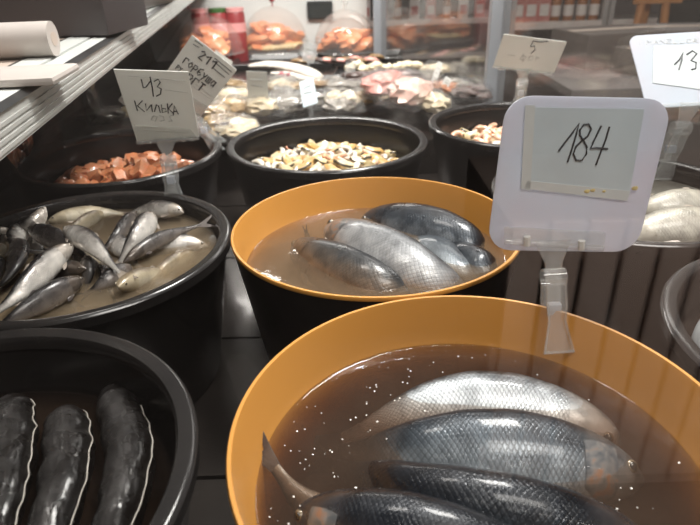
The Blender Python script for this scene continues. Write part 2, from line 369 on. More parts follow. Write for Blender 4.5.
# ------------------------------------------------------------------ fish
HERR = dict(u=[0, .015, .04, .08, .15, .25, .38, .52, .68, .82, .93, 1],
            t=[.07, .2, .34, .5, .70, .88, 1, .96, .72, .42, .23, .2],
            b=[.07, .22, .38, .55, .76, .95, 1.05, .98, .70, .38, .21, .18],
            w=[.10, .26, .45, .64, .85, .97, 1, .93, .68, .38, .17, .10])
BLUNT = dict(u=[0, .012, .04, .10, .2, .4, .6, .8, .93, 1],
             t=[.15, .5, .78, .92, 1, 1, .95, .8, .6, .5],
             b=[.15, .5, .78, .92, 1, 1, .95, .8, .6, .5],
             w=[.15, .5, .8, .95, 1, 1, .95, .8, .6, .5])
def fish(name, label, cat, ctrl, dorsal, hh, ww, mat, prof=HERR, group=None, fins='fin', eye=True, tail=True, tail_len=.16, head=True, gill='gill', twist=0, lump=.0, base_z=None, dorsal_fin=True, seg=22, nsec=44, side_fins=True, tail_open=.75):
    pts, L = spline(ctrl, nsec)
    base = pts[nsec//2].copy(); base.z -= ww/2
    root = thing(name, label, cat, base, group)
    dorsal = Vector(dorsal)
    fr = []
    for i, p in enumerate(pts):
        t = (pts[min(i+1, nsec-1)]-pts[max(i-1, 0)]).normalized()
        dd = Matrix.Rotation(twist*(i/(nsec-1)), 3, t) @ dorsal
        d = (dd-t*dd.dot(t)).normalized(); s = t.cross(d).normalized()
        fr.append((p-base, t, d, s))
    us = np.linspace(0, 1, nsec)
    T = np.interp(us, prof['u'], prof['t']); Bq = np.interp(us, prof['u'], prof['b']); W = np.interp(us, prof['u'], prof['w'])
    ker = np.array([.25, .5, .25])
    for arr in (T, Bq, W):
        arr[1:-1] = np.convolve(arr, ker, 'valid')
    def point(i, a, off=0):
        p, t, d, s = fr[i]
        ca, sa = math.cos(a), math.sin(a)
        hgt = (T[i] if ca > 0 else Bq[i])*hh/2
        wid = W[i]*ww/2
        # slightly pointed back and belly
        x = math.copysign(abs(sa)**.92, sa)*wid; z = ca*hgt
        q = p+s*x+d*z
        if lump: 
            k = noise.noise(q*60+Vector((label.__len__(), 0, 0)))*lump
            q += (s*sa+d*ca)*k
        if off: q += (s*sa+d*ca)*off
        return q
    bm = B(); uvl = bm.loops.layers.uv.new('UVMap')
    rings = [[bm.verts.new(point(i, 2*PI*k/seg)) for k in range(seg)] for i in range(nsec)]
    def vv(k): k = k % seg; return min(k, seg-k)/(seg/2)
    def addf(vs, uvs):
        f = bm.faces.new(vs)
        for l, q in zip(f.loops, uvs): l[uvl].uv = q
    for i in range(nsec-1):
        for k in range(seg):
            k2 = (k+1) % seg
            addf((rings[i][k], rings[i][k2], rings[i+1][k2], rings[i+1][k]), ((us[i], vv(k)), (us[i], vv(k+1)), (us[i+1], vv(k+1)), (us[i+1], vv(k))))
    addf(rings[0][::-1], [(0, vv(-k)) for k in range(seg)]); addf(rings[-1], [(1, vv(k)) for k in range(seg)])
    obj('body', bm, mat, root)
    def idx(u): return int(round(u*(nsec-1)))
    if tail:
        p, t, d, s = fr[-1]
        tl = L*tail_len; hb = Bq[-1]*hh/2
        bm = B()
        o = tail_open
        out = [p-t*.004+d*hb*.9, p+t*tl*.45+d*tl*.38*o, p+t*tl+d*tl*.62*o, p+t*tl*.9+d*tl*.42*o, p+t*tl*.42+d*tl*.05,
               p+t*tl*.42-d*tl*.05, p+t*tl*.9-d*tl*.42*o, p+t*tl-d*tl*.62*o, p+t*tl*.45-d*tl*.38*o, p-t*.004-d*hb*.9]
        prism(bm, [q-s*ww*.02 for q in out], s, max(ww*.04, .0008))
        obj('tail_fin', bm, fins, root, smooth=False)
    if dorsal_fin:
        i0, i1 = idx(.47), idx(.60); bm = B()
        a = point(i0, 0, -.001); b = point(i1, 0, -.001); d = fr[i0][2]; t = fr[i0][1]; s = fr[i0][3]
        top = a+d*hh*.07+t*hh*.2
        prism(bm, [a-s*.0006, top-s*.0006, top+t*hh*.12-d*hh*.03-s*.0006, b-s*.0006], s, .0012)
        obj('dorsal_fin', bm, fins, root, smooth=False)
        bm = B(); i0, i1 = idx(.76), idx(.86)
        a = point(i0, PI, -.001); b = point(i1, PI, -.001); d = -fr[i0][2]; t = fr[i0][1]; s = fr[i0][3]
        q = a+d*hh*.10+t*hh*.10
        prism(bm, [a-s*.0006, q-s*.0006, b-s*.0006], s, .0012)
        obj('anal_fin', bm, fins, root, smooth=False)
    if head:
        for sg in (1, -1):
            if eye:
                i = idx(.075); a = sg*PI*.42
                q = point(i, a); p, t, d, s = fr[i]
                er = hh*.065
                rot = Matrix((t, d, s*sg)).transposed()
                bm = B(); r = bmesh.ops.create_uvsphere(bm, u_segments=14, v_segments=8, radius=1)
                for v in r['verts']: v.co = rot @ Vector((v.co.x*er, v.co.y*er, v.co.z*er*.45)) + q
                e = obj('eye', bm, 'eye', root)
                bm = B(); r = bmesh.ops.create_uvsphere(bm, u_segments=12, v_segments=6, radius=1)
                for v in r['verts']: v.co = rot @ Vector((v.co.x*er*.68, v.co.y*er*.68, v.co.z*er*.3)) + q + s*sg*er*.3
                obj('pupil', bm, 'pupil', e)
            # gill cover: a raised curved plate
            bm = B(); grid = []; gl = bm.loops.layers.uv.new('UVMap')
            ia, ib = idx(.11), idx(.215)
            for i in range(ia, ib+1):
                f = (i-ia)/max(ib-ia, 1)
                lo, hi = .28+.05*f*f, .86-.16*f*f
                grid.append([bm.verts.new(point(i, sg*PI*(lo+(hi-lo)*k/8), hh*.016*math.sin(PI*min(k/8*.98+.01, .99))**.4*(.35+.65*math.sin(PI*min(.12+f*.7, 1)))-.0001)) for k in range(9)])
            for ra, rb in zip(grid, grid[1:]):
                for k in range(8): bm.faces.new((ra[k], ra[k+1], rb[k+1], rb[k]))
            for f in bm.faces:
                for l in f.loops: l[gl].uv = (.1, .45)
            obj('gill_cover', bm, gill if gill == 'gill_red' else mat, root)
        if side_fins:
            for sg in (1, -1):
                i = idx(.235); a = sg*PI*.80; q = point(i, a, -.0005); p, t, d, s = fr[i]
                n = (s*sg*math.sin(abs(a))+d*math.cos(a)).normalized()
                v = (t*.95-d*.2+n*.12).normalized()*hh*.42; sd = (d*.9+t*.2).normalized()*hh*.07
                bm = B(); prism(bm, [q-sd*.5, q+v*.6-sd*1.1, q+v-sd*.4, q+v*.8+sd*.8, q+sd*.5], n, .0009)
                obj('pectoral_fin', bm, fins, root, smooth=False)
    return root, fr, point

# ------------------------------------------------------------------ setting: shop shell
def struct(name, bm, mat, smooth=False):
    o = obj(name, bm, mat, None, smooth); o['kind'] = 'structure'; return o
bm = B(); box(bm, (0, 2.5, -.03), (9, 10, .06)); struct('floor', bm, 'floor')
bm = B(); box(bm, (0, 7.55, 1.6), (9.2, .1, 3.2)); struct('wall_back', bm, 'wall')
bm = B(); box(bm, (0, -2.55, 1.6), (9.2, .1, 3.2)); struct('wall_front', bm, 'wall')
bm = B(); box(bm, (-4.55, 2.5, 1.6), (.1, 10, 3.2)); struct('wall_left', bm, 'wall')
bm = B(); box(bm, (4.55, 2.5, 1.6), (.1, 10, 3.2)); struct('wall_right', bm, 'wall')

# ------------------------------------------------------------------ the display case
ZD = RIM-.18                                   # deck the tubs stand on
case = thing('display_case', 'chilled glass fish counter with dark deck, aluminium rail and grey posts', 'display case', (0, 1.2, 0))
def cpart(name, bm, mat, smooth=False, par=None):
    o = obj(name, bm, mat, None, smooth)
    if par is None:
        o.data.transform(Matrix.Translation(-case.location)); o.parent = case
    else:
        o.data.transform(Matrix.Translation(-case.location)); o.parent = par
    return o
GX0, GX1 = (.785, -.02), (.136, 2.53)           # foot of the right-hand glass, near end and far end
def gx(y): return GX0[0]+(GX1[0]-GX0[0])*(y-GX0[1])/(GX1[1]-GX0[1])
def rx(y): return -.2856-.114*(y-.4714)        # front face of the counter rail
def rz(y): return .1307+.022*(y-.4714)
bm = B(); prism(bm, [(-.78, -.3, 0), (gx(-.3)+.03, -.3, 0), (gx(2.75)+.03, 2.75, 0), (-1.02, 2.75, 0)], (0, 0, 1), ZD-.03); cpart('cabinet_base', bm, 'grey_box')
y = -.3; k = 0
while y < 2.7:
    y2 = min(y+.235, 2.74)
    bm = B(); prism(bm, [(-.76-.05*y, y, ZD-.028), (gx(y)+.02, y, ZD-.028), (gx(y2)+.02, y2, ZD-.028), (-.76-.05*y2, y2, ZD-.028)], (0, 0, 1), .028)
    cpart('deck_panel', bm, 'deck'); y += .24; k += 1
# raised far shelf for the packed fish
ZS = RIM-.10
bm = B(); prism(bm, [(-.75, 1.30, ZD+.0005), (gx(1.30)-.03, 1.30, ZD+.0005), (gx(2.62)-.03, 2.62, ZD+.0005), (-.82, 2.62, ZD+.0005)], (0, 0, 1), .08-.0005); cpart('raised_shelf', bm, 'deck')
for a_, b_, r_ in (((604, 246), (692, 314), .010), ((572, 256), (656, 356), .0035), ((600, 300), (700, 262), .003)):
    bm = B(); tube(bm, [on(*a_, -.168), on(*b_, -.168)], r_, 10); cpart('deck_divider', bm, 'tray_black' if r_ > .005 else 'steel', True)
# right-hand glass with posts
gd = Vector((GX1[0]-GX0[0], GX1[1]-GX0[1], 0)).normalized(); gn = Vector((gd.y, -gd.x, 0))
bm = B(); a = Vector((*GX0, ZD)); b = Vector((*GX1, ZD)); up = Vector((0, 0, .62))
prism(bm, [a, b, b+up, a+up], gn, .006); cpart('side_glass', bm, 'glass_warm')
for yy, wd in ((1.55, .048), (2.49, .05)):
    c = Vector((gx(yy), yy, ZD+.31))+gn*.0
    bm = B(); box(bm, c, (wd, .03, .62), rz=0, bev=.003); cpart('corner_post', bm, 'grey_post')
# far end panel
bm = B(); prism(bm, [(-1.0, 2.66, ZD-.02), (gx(2.66), 2.66, ZD-.02), (gx(2.66), 2.66, RIM+.45), (-1.0, 2.66, RIM+.45)], (0, 1, 0), .03); cpart('end_panel', bm, 'pale_panel')
# counter rail: ribbed grey face, pale top
def rail_strip(x_off0, z0, x_off1, z1, th, name, mat, ya=-.2, yb=2.62):
    bm = B(); n = 24; rows = []
    for i in range(n+1):
        yy = ya+(yb-ya)*i/n
        x, z = rx(yy), RIM+rz(yy)
        q = [Vector((x+x_off0, yy, z+z0)), Vector((x+x_off1, yy, z+z1)), Vector((x+x_off1-th[0], yy, z+z1-th[1])), Vector((x+x_off0-th[0], yy, z+z0-th[1]))]
        rows.append([bm.verts.new(v) for v in q])
    for ra, rb in zip(rows, rows[1:]):
        for k in range(4): bm.faces.new((ra[k], ra[(k+1) % 4], rb[(k+1) % 4], rb[k]))
    bm.faces.new(rows[0]); bm.faces.new(rows[-1][::-1])
    return cpart(name, bm, mat)
rl = rail_strip(0, 0, -.004, .032, (.02, 0), 'rail_face', 'alu')
for k in range(4):
    rail_strip(.0012-.0008*k, .003+.006*k, .0012-.0008*(k+.5), .0062+.006*k, (.002, 0), 'rail_rib', 'alu').parent = rl
rail_strip(-.001, .0325, -.010, .036, (.006, .002), 'rail_lip', 'steel')
rail_strip(-.010, .036, -.030, .0365, (0, .005), 'rail_top', 'alu_white')
rail_strip(-.031, .0345, -.034, .0345, (0, .004), 'rail_groove', 'tray_black')
rail_strip(-.034, .0375, -.064, .038, (0, .006), 'rail_top', 'alu_white')
rail_strip(-.065, .038, -.068, .038, (0, .006), 'rail_groove', 'steel')
rail_strip(-.068, .0365, -.66, .0365, (0, .02), 'counter_top', 'tan')
bm = B(); box(bm, ((rx(.05)+gx(.05))/2+.01, .05, ZD+.36), (gx(.05)-rx(.05)-.02, .005, .72)); cpart('viewing_glass', bm, 'clean_glass')
# slanted front glass under the rail, and the case's left side
bm = B(); rows = []
for yy in (-.2, 2.62):
    rows.append([bm.verts.new((rx(yy)-.012, yy, RIM+rz(yy)+.0)), bm.verts.new((rx(yy)-.018, yy, RIM+rz(yy))), bm.verts.new((-.74-.05*yy, yy, ZD)), bm.verts.new((-.734-.05*yy, yy, ZD))])
for k in range(4): bm.faces.new((rows[0][k], rows[0][(k+1) % 4], rows[1][(k+1) % 4], rows[1][k]))
bm.faces.new(rows[0]); bm.faces.new(rows[1][::-1])
cpart('front_glass', bm, 'glass')
bm = B(); prism(bm, [(rx(-.2)-.66, -.2, 0), (rx(2.62)-.66, 2.62, 0), (rx(2.62)-.66, 2.62, RIM+rz(2.62)+.0165), (rx(-.2)-.66, -.2, RIM+rz(-.2)+.0165)], (-1, 0, 0), .03); cpart('outer_panel', bm, 'grey_box')

# ------------------------------------------------------------------ tubs
TUBH = .18
def tub(x, y, R, label, mustard, dz=0, name='fish_tub'):
    t = thing(name, label, 'tub', V(x, y, -TUBH), 'round tubs on the deck')
    Rb = R-.034
    H = TUBH+dz
    if mustard:
        bm = B(); lathe(bm, [(0, 0), (Rb, 0), (Rb+.004, .004), (R-.0012, H-.004), (R-.0028, H-.004), (Rb+.001, .005), (0, .005)], 96); obj('outer_shell', bm, 'dark_shell', t)
        bm = B(); lathe(bm, [(0, .006), (Rb-.001, .006), (R-.0034, H-.004), (R-.0004, H-.004), (R, H-.002), (R-.001, H), (R-.0035, H), (R-.0046, H-.003), (Rb-.006, .012), (Rb-.012, .009), (0, .009)], 96); obj('inner_liner', bm, 'mustard', t)
    else:
        bm = B(); lathe(bm, [(0, 0), (Rb-.004, 0), (Rb, .004), (R-.006, H-.014), (R-.0125, H-.014), (Rb-.006, .008), (Rb-.012, .006), (0, .006)], 96); obj('shell', bm, 'black_plastic', t)
        bm = B(); lathe(bm, [(R-.005, H-.0135), (R, H-.012), (R, H-.003), (R-.002, H-.0005), (R-.004, H), (R-.0125, H-.002), (R-.0145, H-.005), (R-.0142, H-.0135)], 96, close=True); obj('rim', bm, 'black_rim', t)
    return t
TM = (.0299, .6145, .1636); TF = (.0826, .2887, .1648); TC = (-.0317, .9724, .168); TS = (-.2989, .5890, .166); TB = (-.2679, .2535, .1690)
TR = (.3143, 1.0551, .163); TL = (-.3704, .9424, .163); TP = (.350, .700, .163); TQ = (.416, .365, .162)
tub(*TM, 'mustard tub with dark outside, second back, holding upright piled herring', True)
tub(*TF, 'nearest mustard tub, largest in the picture, holding herring in brown brine', True)
tub(*TC, 'black tub of mixed mussels and squid behind the far mustard tub', False)
tub(*TS, 'black tub of small silver sprats under the handwritten fish name tag', False)
tub(*TB, 'nearest black tub at lower left holding three dark gutted fish', False)
tub(*TR, 'black tub half hidden behind the big price sign, holding small shrimp', False)
tub(*TL, 'black tub under the counter rail, holding orange salmon chunks', False)
tub(*TP, 'black tub right of the big price sign, holding pale fish', False)
tub(*TQ, 'black tub cut off by the right edge, beside the nearest mustard tub', False)
def brine(T, d, mat, label, mustard):
    x, y, R = T; Rb = R-.034
    wall = .0048 if mustard else .013
    def rad(z): return Rb+(R-Rb)*(z/TUBH)-wall-.0012
    z1 = TUBH-d
    bm = B(); lathe(bm, [(0, .013), (rad(.013)-.004, .013), (rad(z1)-.0006, z1-.0004), (rad(z1)+.0006, z1+.0012), (rad(z1)-.0015, z1), (rad(z1)*.66, z1), (rad(z1)*.33, z1), (0, z1)], 96)
    o = obj('brine', bm, mat); o.location = V(x, y, -TUBH); tag(o, label, 'brine', None, 'stuff'); return o
brine(TM, .042, 'br_herring_mid', 'tan brine around the herring in the far mustard tub', True)
brine(TF, .045, 'br_herring_near', 'brown see-through brine in the nearest mustard tub', True)
brine(TS, .022, 'br_sprat', 'cloudy yellowish brine around the sprats', False)
brine(TB, .052, 'br_dark', 'dark brown brine around the three dark gutted fish', False)
brine(TP, .026, 'br_pale', 'pale brine in the tub right of the big price sign', False)
brine(TQ, .045, 'br_dark', 'dark brine in the tub at the right edge', False)

# ------------------------------------------------------------------ herring in the nearest mustard tub
def P(lst, T=None, m=.014):
    out = []
    for q in lst:
        p = on(*q)
        if T:
            z = p.z-RIM; rm = T[2]-.034+.034*(TUBH+z)/TUBH-.014-m
            v = Vector((p.x-T[0], p.y-T[1])); 
            if v.length > rm: v *= rm/v.length
            p = Vector((T[0]+v.x, T[1]+v.y, p.z))
        out.append(p)
    return out
def H(label, pts, T, do, hh, ww, mat, gill, m=.016, **k): return fish('herring', label, 'fish', P(pts, T, m), do, hh, ww, mat, gill=gill, dorsal_fin=False, **k)
H('pale silver herring lying furthest back in the nearest mustard tub', [(645, 451, -0.079), (600, 435, -0.069), (540, 418, -0.062), (470, 409, -0.059), (405, 417, -0.061), (340, 439, -0.083)], TF, (.05, .7, .6), .066, .040, 'herring_pale', 'gill')
H('dark scaled herring with rusty stained head at right, in the nearest mustard tub', [(652, 480, -0.066), (605, 470, -0.056), (540, 460, -0.049), (470, 456, -0.048), (405, 455, -0.053), (330, 448, -0.089)], TF, (.05, .8, .55), .070, .040, 'herring', 'gill_red')
H('blue black herring showing its back, across the middle of the nearest mustard tub', [(655, 550, -0.069), (595, 538, -0.055), (520, 525, -0.046), (450, 512, -0.046), (390, 492, -0.055), (325, 462, -0.091)], TF, (-.05, .5, .85), .062, .044, 'herring_dark', 'gill')
H('herring with reddish snout pointing left, nearest of those lying across the mustard tub', [(292, 514, -.058), (330, 523, -.048), (390, 539, -.041), (455, 556, -.040), (520, 569, -.046), (600, 582, -.075)], TF, (.1, .55, .8), .060, .044, 'herring_dark', 'gill_red')
H('herring with its forked tail sticking up at the left wall of the mustard tub', [(470, 640, -.10), (420, 590, -.085), (370, 552, -.070), (330, 522, -.060), (296, 494, -.052), (274, 468, -.046)], TF, (-.6, -.3, -.6), .044, .028, 'herring_brown', 'gill', tail_len=.24, tail_open=.5, m=.002)

# herring in the far mustard tub
H('brownish herring half sunk along the left of the far mustard tub', [(279, 240, -.064), (305, 252, -.054), (340, 270, -.048), (380, 289, -.050), (415, 306, -.075), (440, 320, -.12)], TM, (.35, .6, .7), .062, .046, 'herring_brown', 'gill')
H('grey silver herring with brown gills on top in the far mustard tub', [(319, 222, -.052), (345, 236, -.044), (385, 256, -.038), (425, 277, -.042), (455, 296, -.065), (480, 318, -.12)], TM, (.5, .6, .45), .070, .050, 'herring_grey', 'gill_red')
H('blue black herring along the back wall of the far mustard tub', [(348, 214, -.062), (380, 218, -.050), (420, 226, -.042), (465, 240, -.042), (500, 256, -.062), (520, 276, -.11)], TM, (.3, .75, .55), .062, .046, 'herring_dark', 'gill')
H('white bellied herring wedged between the two bigger ones in the far mustard tub', [(395, 225, -.068), (420, 243, -.058), (448, 261, -.050), (472, 278, -.058), (492, 296, -.10)], TM, (.6, .75, .15), .052, .034, 'herring', 'gill')
H('small dark herring at the right wall of the far mustard tub', [(445, 248, -.060), (465, 259, -.052), (484, 270, -.052), (496, 284, -.075), (500, 297, -.11)], TM, (.5, .7, .5), .044, .034, 'herring_dark', 'gill')
H('sunken herring with only a dark tail tip above the tan brine', [(345, 290, -.13), (330, 275, -.11), (315, 255, -.085), (302, 240, -.064), (298, 230, -.050)], TM, (1, .2, .1), .034, .024, 'herring_brown', 'gill', tail_len=.14, tail_open=.4)

# ------------------------------------------------------------------ sprats
sp = [
 ('big silver sprat lying on top, its tail at the left edge', [(73, 244, .004), (55, 258, .004), (34, 278, .003), (12, 300, -.002), (-12, 318, -.01)], (-.3, .5, .7), .029, .021, 'sprat'),
 ('dark sprat lying under the big silver one nearest the front', [(84, 278, -.012), (64, 288, -.010), (38, 303, -.011), (10, 320, -.014), (-14, 336, -.02)], (-.2, .4, .8), .027, .02, 'sprat_dark'),
 ('curled sprat with its head raised above the pile', [(45, 207, .012), (36, 221, .006), (22, 229, -.002), (16, 240, -.006), (28, 251, -.006), (52, 252, -.010)], (-.6, -.3, .5), .025, .018, 'sprat'),
 ('dark backed sprat behind the big silver one, beside the curled sprat', [(29, 228, -.002), (42, 233, .001), (58, 240, .0), (76, 250, -.006), (90, 262, -.016)], (.1, .5, .8), .027, .021, 'sprat_dark'),
 ('bent sprat arching over the middle of the pile, tail to the right', [(64, 229, .006), (80, 236, .010), (94, 246, .008), (108, 261, -.001), (120, 273, -.008)], (.5, .5, .6), .026, .021, 'sprat'),
 ('dark curved sprat at the left edge under the curled one', [(16, 240, -.006), (19, 252, -.004), (14, 268, -.006), (2, 284, -.012), (-14, 296, -.02)], (.7, .3, .5), .029, .02, 'sprat_dark'),
 ('sprat showing only its gold eyed head beneath the big silver one', [(86, 269, -.008), (72, 268, -.010), (52, 270, -.018), (30, 276, -.026)], (0, .3, .9), .022, .017, 'sprat_dark'),
 ('short dark sprat standing tail down in the middle of the pile', [(86, 256, -.006), (88, 266, -.010), (88, 278, -.018), (86, 290, -.028)], (.8, .1, .3), .018, .015, 'sprat_dark'),
 ('round headed sprat facing out of the brine near the front rim', [(118, 287, -.010), (126, 283, -.014), (142, 279, -.022), (162, 276, -.034), (182, 272, -.045)], (0, .2, 1), .027, .025, 'sprat_gold'),
 ('long pale sprat half sunk along the back wall', [(46, 219, -.018), (72, 216, -.018), (100, 213, -.019), (132, 208, -.024)], (0, .7, .6), .026, .02, 'sprat_gold'),
 ('bright silver sprat pointing toward the front, right of the middle', [(153, 215, .0), (146, 224, .004), (137, 236, .002), (128, 248, -.006), (120, 262, -.018)], (-.5, .2, .7), .029, .021, 'sprat'),
 ('thin dark sprat left of the bright silver one', [(136, 212, -.006), (128, 222, -.004), (119, 234, -.006), (108, 246, -.012), (98, 256, -.022)], (-.4, .3, .7), .021, .017, 'sprat_dark'),
 ('bright yellowish sprat under the foot of the name tag', [(188, 211, -.012), (176, 210, -.010), (162, 209, -.010), (146, 210, -.014), (128, 214, -.022)], (0, .6, .7), .026, .02, 'sprat'),
 ('long thin sprat reaching toward the right rim with its tail', [(124, 262, -.014), (140, 250, -.010), (160, 239, -.009), (182, 231, -.010), (201, 225, -.010)], (-.2, .6, .7), .020, .016, 'sprat_dark'),
 ('pale sprat half sunk below the long thin one', [(208, 246, -.028), (184, 243, -.022), (160, 245, -.021), (140, 254, -.024), (122, 266, -.03)], (0, .6, .7), .027, .02, 'sprat'),
 ('blurry golden sprat sunk at the front of the brine', [(150, 285, -.034), (166, 272, -.032), (184, 260, -.034), (204, 250, -.04)], (0, .5, .8), .03, .02, 'sprat_gold'),
 ('silver sprat sunk between the curled one and the back wall', [(4, 228, -.016), (-6, 236, -.014), (-20, 248, -.016), (-34, 262, -.02)], (.2, .6, .7), .028, .02, 'sprat'),
 ('sprat showing a grey flank between the arched and the bright silver ones', [(112, 236, -.014), (120, 246, -.014), (128, 254, -.018), (138, 266, -.026)], (.6, .5, .6), .026, .019, 'sprat'),
]
random.seed(21)
for k in range(16):
    cx_, cy_ = random.uniform(-30, 110), random.uniform(222, 300)
    a_ = random.uniform(.3, 2.6); l_ = random.uniform(26, 36); dx, dy = math.cos(a_)*l_, math.sin(a_)*l_*.55
    zz = -.019-random.random()*.007
    sp.append(('small sprat lying low in the cloudy brine under the upper sprats', [(cx_-dx, cy_-dy, zz), (cx_-dx*.3+random.uniform(-5, 5), cy_-dy*.3, zz+.003), (cx_+dx*.4, cy_+dy*.4+random.uniform(-4, 4), zz), (cx_+dx, cy_+dy, zz-.006)], (random.uniform(-.5, .5), .5, .6), .024, .018, random.choice(['sprat', 'sprat_dark', 'sprat_dark', 'sprat_gold'])))
for lab, ct, do, hh, ww, mt in sp:
    fish('sprat', lab, 'fish', P(ct, TS, .01), do, hh*.92, ww*.8, mt, fins='fin_pale' if mt != 'sprat_dark' else 'fin', gill='gill' if mt != 'sprat_dark' else 'gill_dark', group='sprats in the black tub', nsec=32, seg=18, tail_len=.17, side_fins=True)
# bubbles on the sprat brine
for i, (px, py, r) in enumerate([(213, 239, .0048), (205, 213, .003), (209, 222, .003)]):
    bm = B(); c = on(px, py, -.0215); r_ = bmesh.ops.create_uvsphere(bm, u_segments=16, v_segments=10, radius=r)
    o = obj('bubble', bm, 'bubble'); o.location = c; tag(o, 'clear bubble floating on the sprat brine by the right rim', 'bubble', 'bubbles on the sprat brine')

# ------------------------------------------------------------------ dark gutted fish in the nearest black tub
for lab, ct, seam in [
    ('dark gutted fish at the left edge, its right edge wavy', [(9, 405, -.052), (12, 428, -.040), (10, 460, -.036), (2, 500, -.036), (-14, 560, -.04), (-44, 640, -.05)], 1),
    ('dark gutted fish in the middle with a pale line round its end', [(64, 416, -.052), (68, 436, -.042), (67, 468, -.038), (56, 512, -.038), (36, 570, -.042), (0, 650, -.05)], 1),
    ('dark wrinkled gutted fish on the right, tapering to a crumpled end', [(110, 396, -.055), (122, 420, -.045), (130, 452, -.038), (126, 490, -.036), (112, 535, -.038), (80, 610, -.046)], 1)]:
    root, fr, point = fish('gutted_fish', lab, 'fish', P(ct), (.95, .1, .25), .034, .031, 'black_fish', BLUNT, group='dark gutted fish in brine', eye=False, tail=False, head=False, lump=.003, dorsal_fin=False, nsec=70, seg=28)
    bm = B(); pts = []
    n0 = 1 if 'middle' in lab else (3 if 'left' in lab else 16)
    if 'middle' in lab:
        for k in range(6): pts.append(point(1, -PI*.45+PI*.1*k if True else 0, .0004))
    for i in range(n0, 62):
        pts.append(point(i, .10+.03*math.sin(i*.5)+(.05*math.sin(i*1.1) if 'wavy' in lab else 0), .0002))
    tube(bm, pts, .00045, 6); obj('skin_edge', bm, 'seam', root)['label'] = 'pale cut skin edge'

# pale fish right of the price sign and silver fish at the right edge
fish('pale_fish', 'pale cream fish lying nearest the front rim, right of the big price sign', 'fish', P([(622, 244, -.03), (650, 232, -.018), (690, 226, -.012), (740, 226, -.012), (780, 236, -.03)], TP, .03), (0, .7, .6), .05, .036, 'pale_fish', fins='fin_pale')
fish('pale_fish', 'pale cream fish lying behind another in the tub right of the price sign', 'fish', P([(632, 214, -.028), (665, 208, -.018), (705, 203, -.014), (750, 203, -.016), (790, 212, -.035)], TP, .03), (0, .7, .6), .046, .034, 'pale_fish', fins='fin_pale')
fish('silver_fish', 'silver fish barely in view in the tub at the right edge', 'fish', P([(693, 300, -.045), (705, 318, -.036), (722, 345, -.034), (745, 380, -.04), (770, 420, -.05)], TQ, .03), (.6, .3, .6), .05, .036, 'herring_pale', gill='gill')

fish('pale_fish', 'pale cream fish lying furthest back in the tub right of the price sign', 'fish', [V(.24, .745, -.035), V(.29, .757, -.024), V(.35, .762, -.022), V(.40, .758, -.034)], (0, .7, .6), .044, .032, 'pale_fish', fins='fin_pale')
fish('silver_fish', 'long silver fish in the middle of the tub at the right edge', 'fish', [V(.40, .26, -.055), V(.41, .32, -.044), V(.42, .38, -.042), V(.42, .44, -.055)], (.6, .1, .7), .05, .036, 'herring')
fish('silver_fish', 'silver fish on the far right of the tub at the right edge', 'fish', [V(.48, .45, -.055), V(.485, .40, -.044), V(.48, .34, -.042), V(.47, .29, -.055)], (.6, .1, .7), .05, .036, 'herring_grey')

# ------------------------------------------------------------------ seafood pieces
def copy_tree(o, parent=None):
    c = o.copy(); C.objects.link(c)
    if parent: c.parent = parent
    for ch in o.children: copy_tree(ch, c)
    return c
def mound(T, name, mat, label, d_edge, d_mid, r0, cat):
    x, y, R = T
    bm = B(); n = 40; rings = []
    Rin = R-.034-.014+(.034)*((TUBH-d_edge)/TUBH)-.002
    prof = [(0, d_mid)]+[(Rin*i/10, d_mid+(d_edge-d_mid)*max(0, (i/10-r0)/(1-r0))**1.3) for i in range(1, 11)]
    lathe(bm, [(0, .012), (Rin-.026, .012)]+[(r, TUBH-d) for r, d in prof[::-1]], 56)
    for v in bm.verts:
        if v.co.z > .03: v.co.z += .004*noise.noise(v.co*60)
    o = obj(name, bm, mat); o.location = V(x, y, -TUBH); return tag(o, label, cat, None, 'stuff')
mound(TC, 'chopped_seafood', 'mix_bed', 'bed of chopped seafood under the mussels and squid', .064, .046, .4, 'seafood')
mound(TL, 'chopped_salmon', 'salmon_bed', 'bed of salmon scraps under the orange chunks', .074, .062, .2, 'seafood')
mound(TR, 'chopped_shrimp', 'mix_bed', 'bed of chopped shrimp in the tub behind the price sign', .06, .05, .3, 'seafood')

def proto_mussel(mat):
    bm = B(); blob(bm, (0, 0, 0), (.019, .0095, .0075), None, 2, .35, 1.6, random.random()*9)
    for v in bm.verts: v.co.z += 9*v.co.x**2
    me = obj('mussel', bm, mat)
    bm = B(); pts = [Vector((.0175*math.cos(a), .0092*math.sin(a), .001+9*(.0175*math.cos(a))**2)) for a in np.linspace(-.9, 2.2, 12)]
    tube(bm, pts, .0013, 6, flat=1.6); e = obj('dark_frill', bm, 'mussel_edge', me); e['label'] = 'dark frilled edge'
    return me
def proto_ring():
    bm = B(); n = 20; pr = []
    rr = .010
    pts = [Vector((rr*math.cos(a), rr*.85*math.sin(a), .0015*math.sin(2*a))) for a in np.linspace(.2, 5.9, 22)]
    tube(bm, pts, .0042, 10, taper=[.8]+[1]*20+[.8]); return obj('squid_ring', bm, 'squid')
def proto_strip():
    bm = B(); pts = [Vector((-.02+.04*t, .006*math.sin(t*5), .004*math.sin(t*4))) for t in np.linspace(0, 1, 10)]
    tube(bm, pts, .005, 10, taper=[.45, .75, .95, 1, 1, 1, .9, .8, .65, .4], flat=.6); return obj('squid_strip', bm, 'squid')
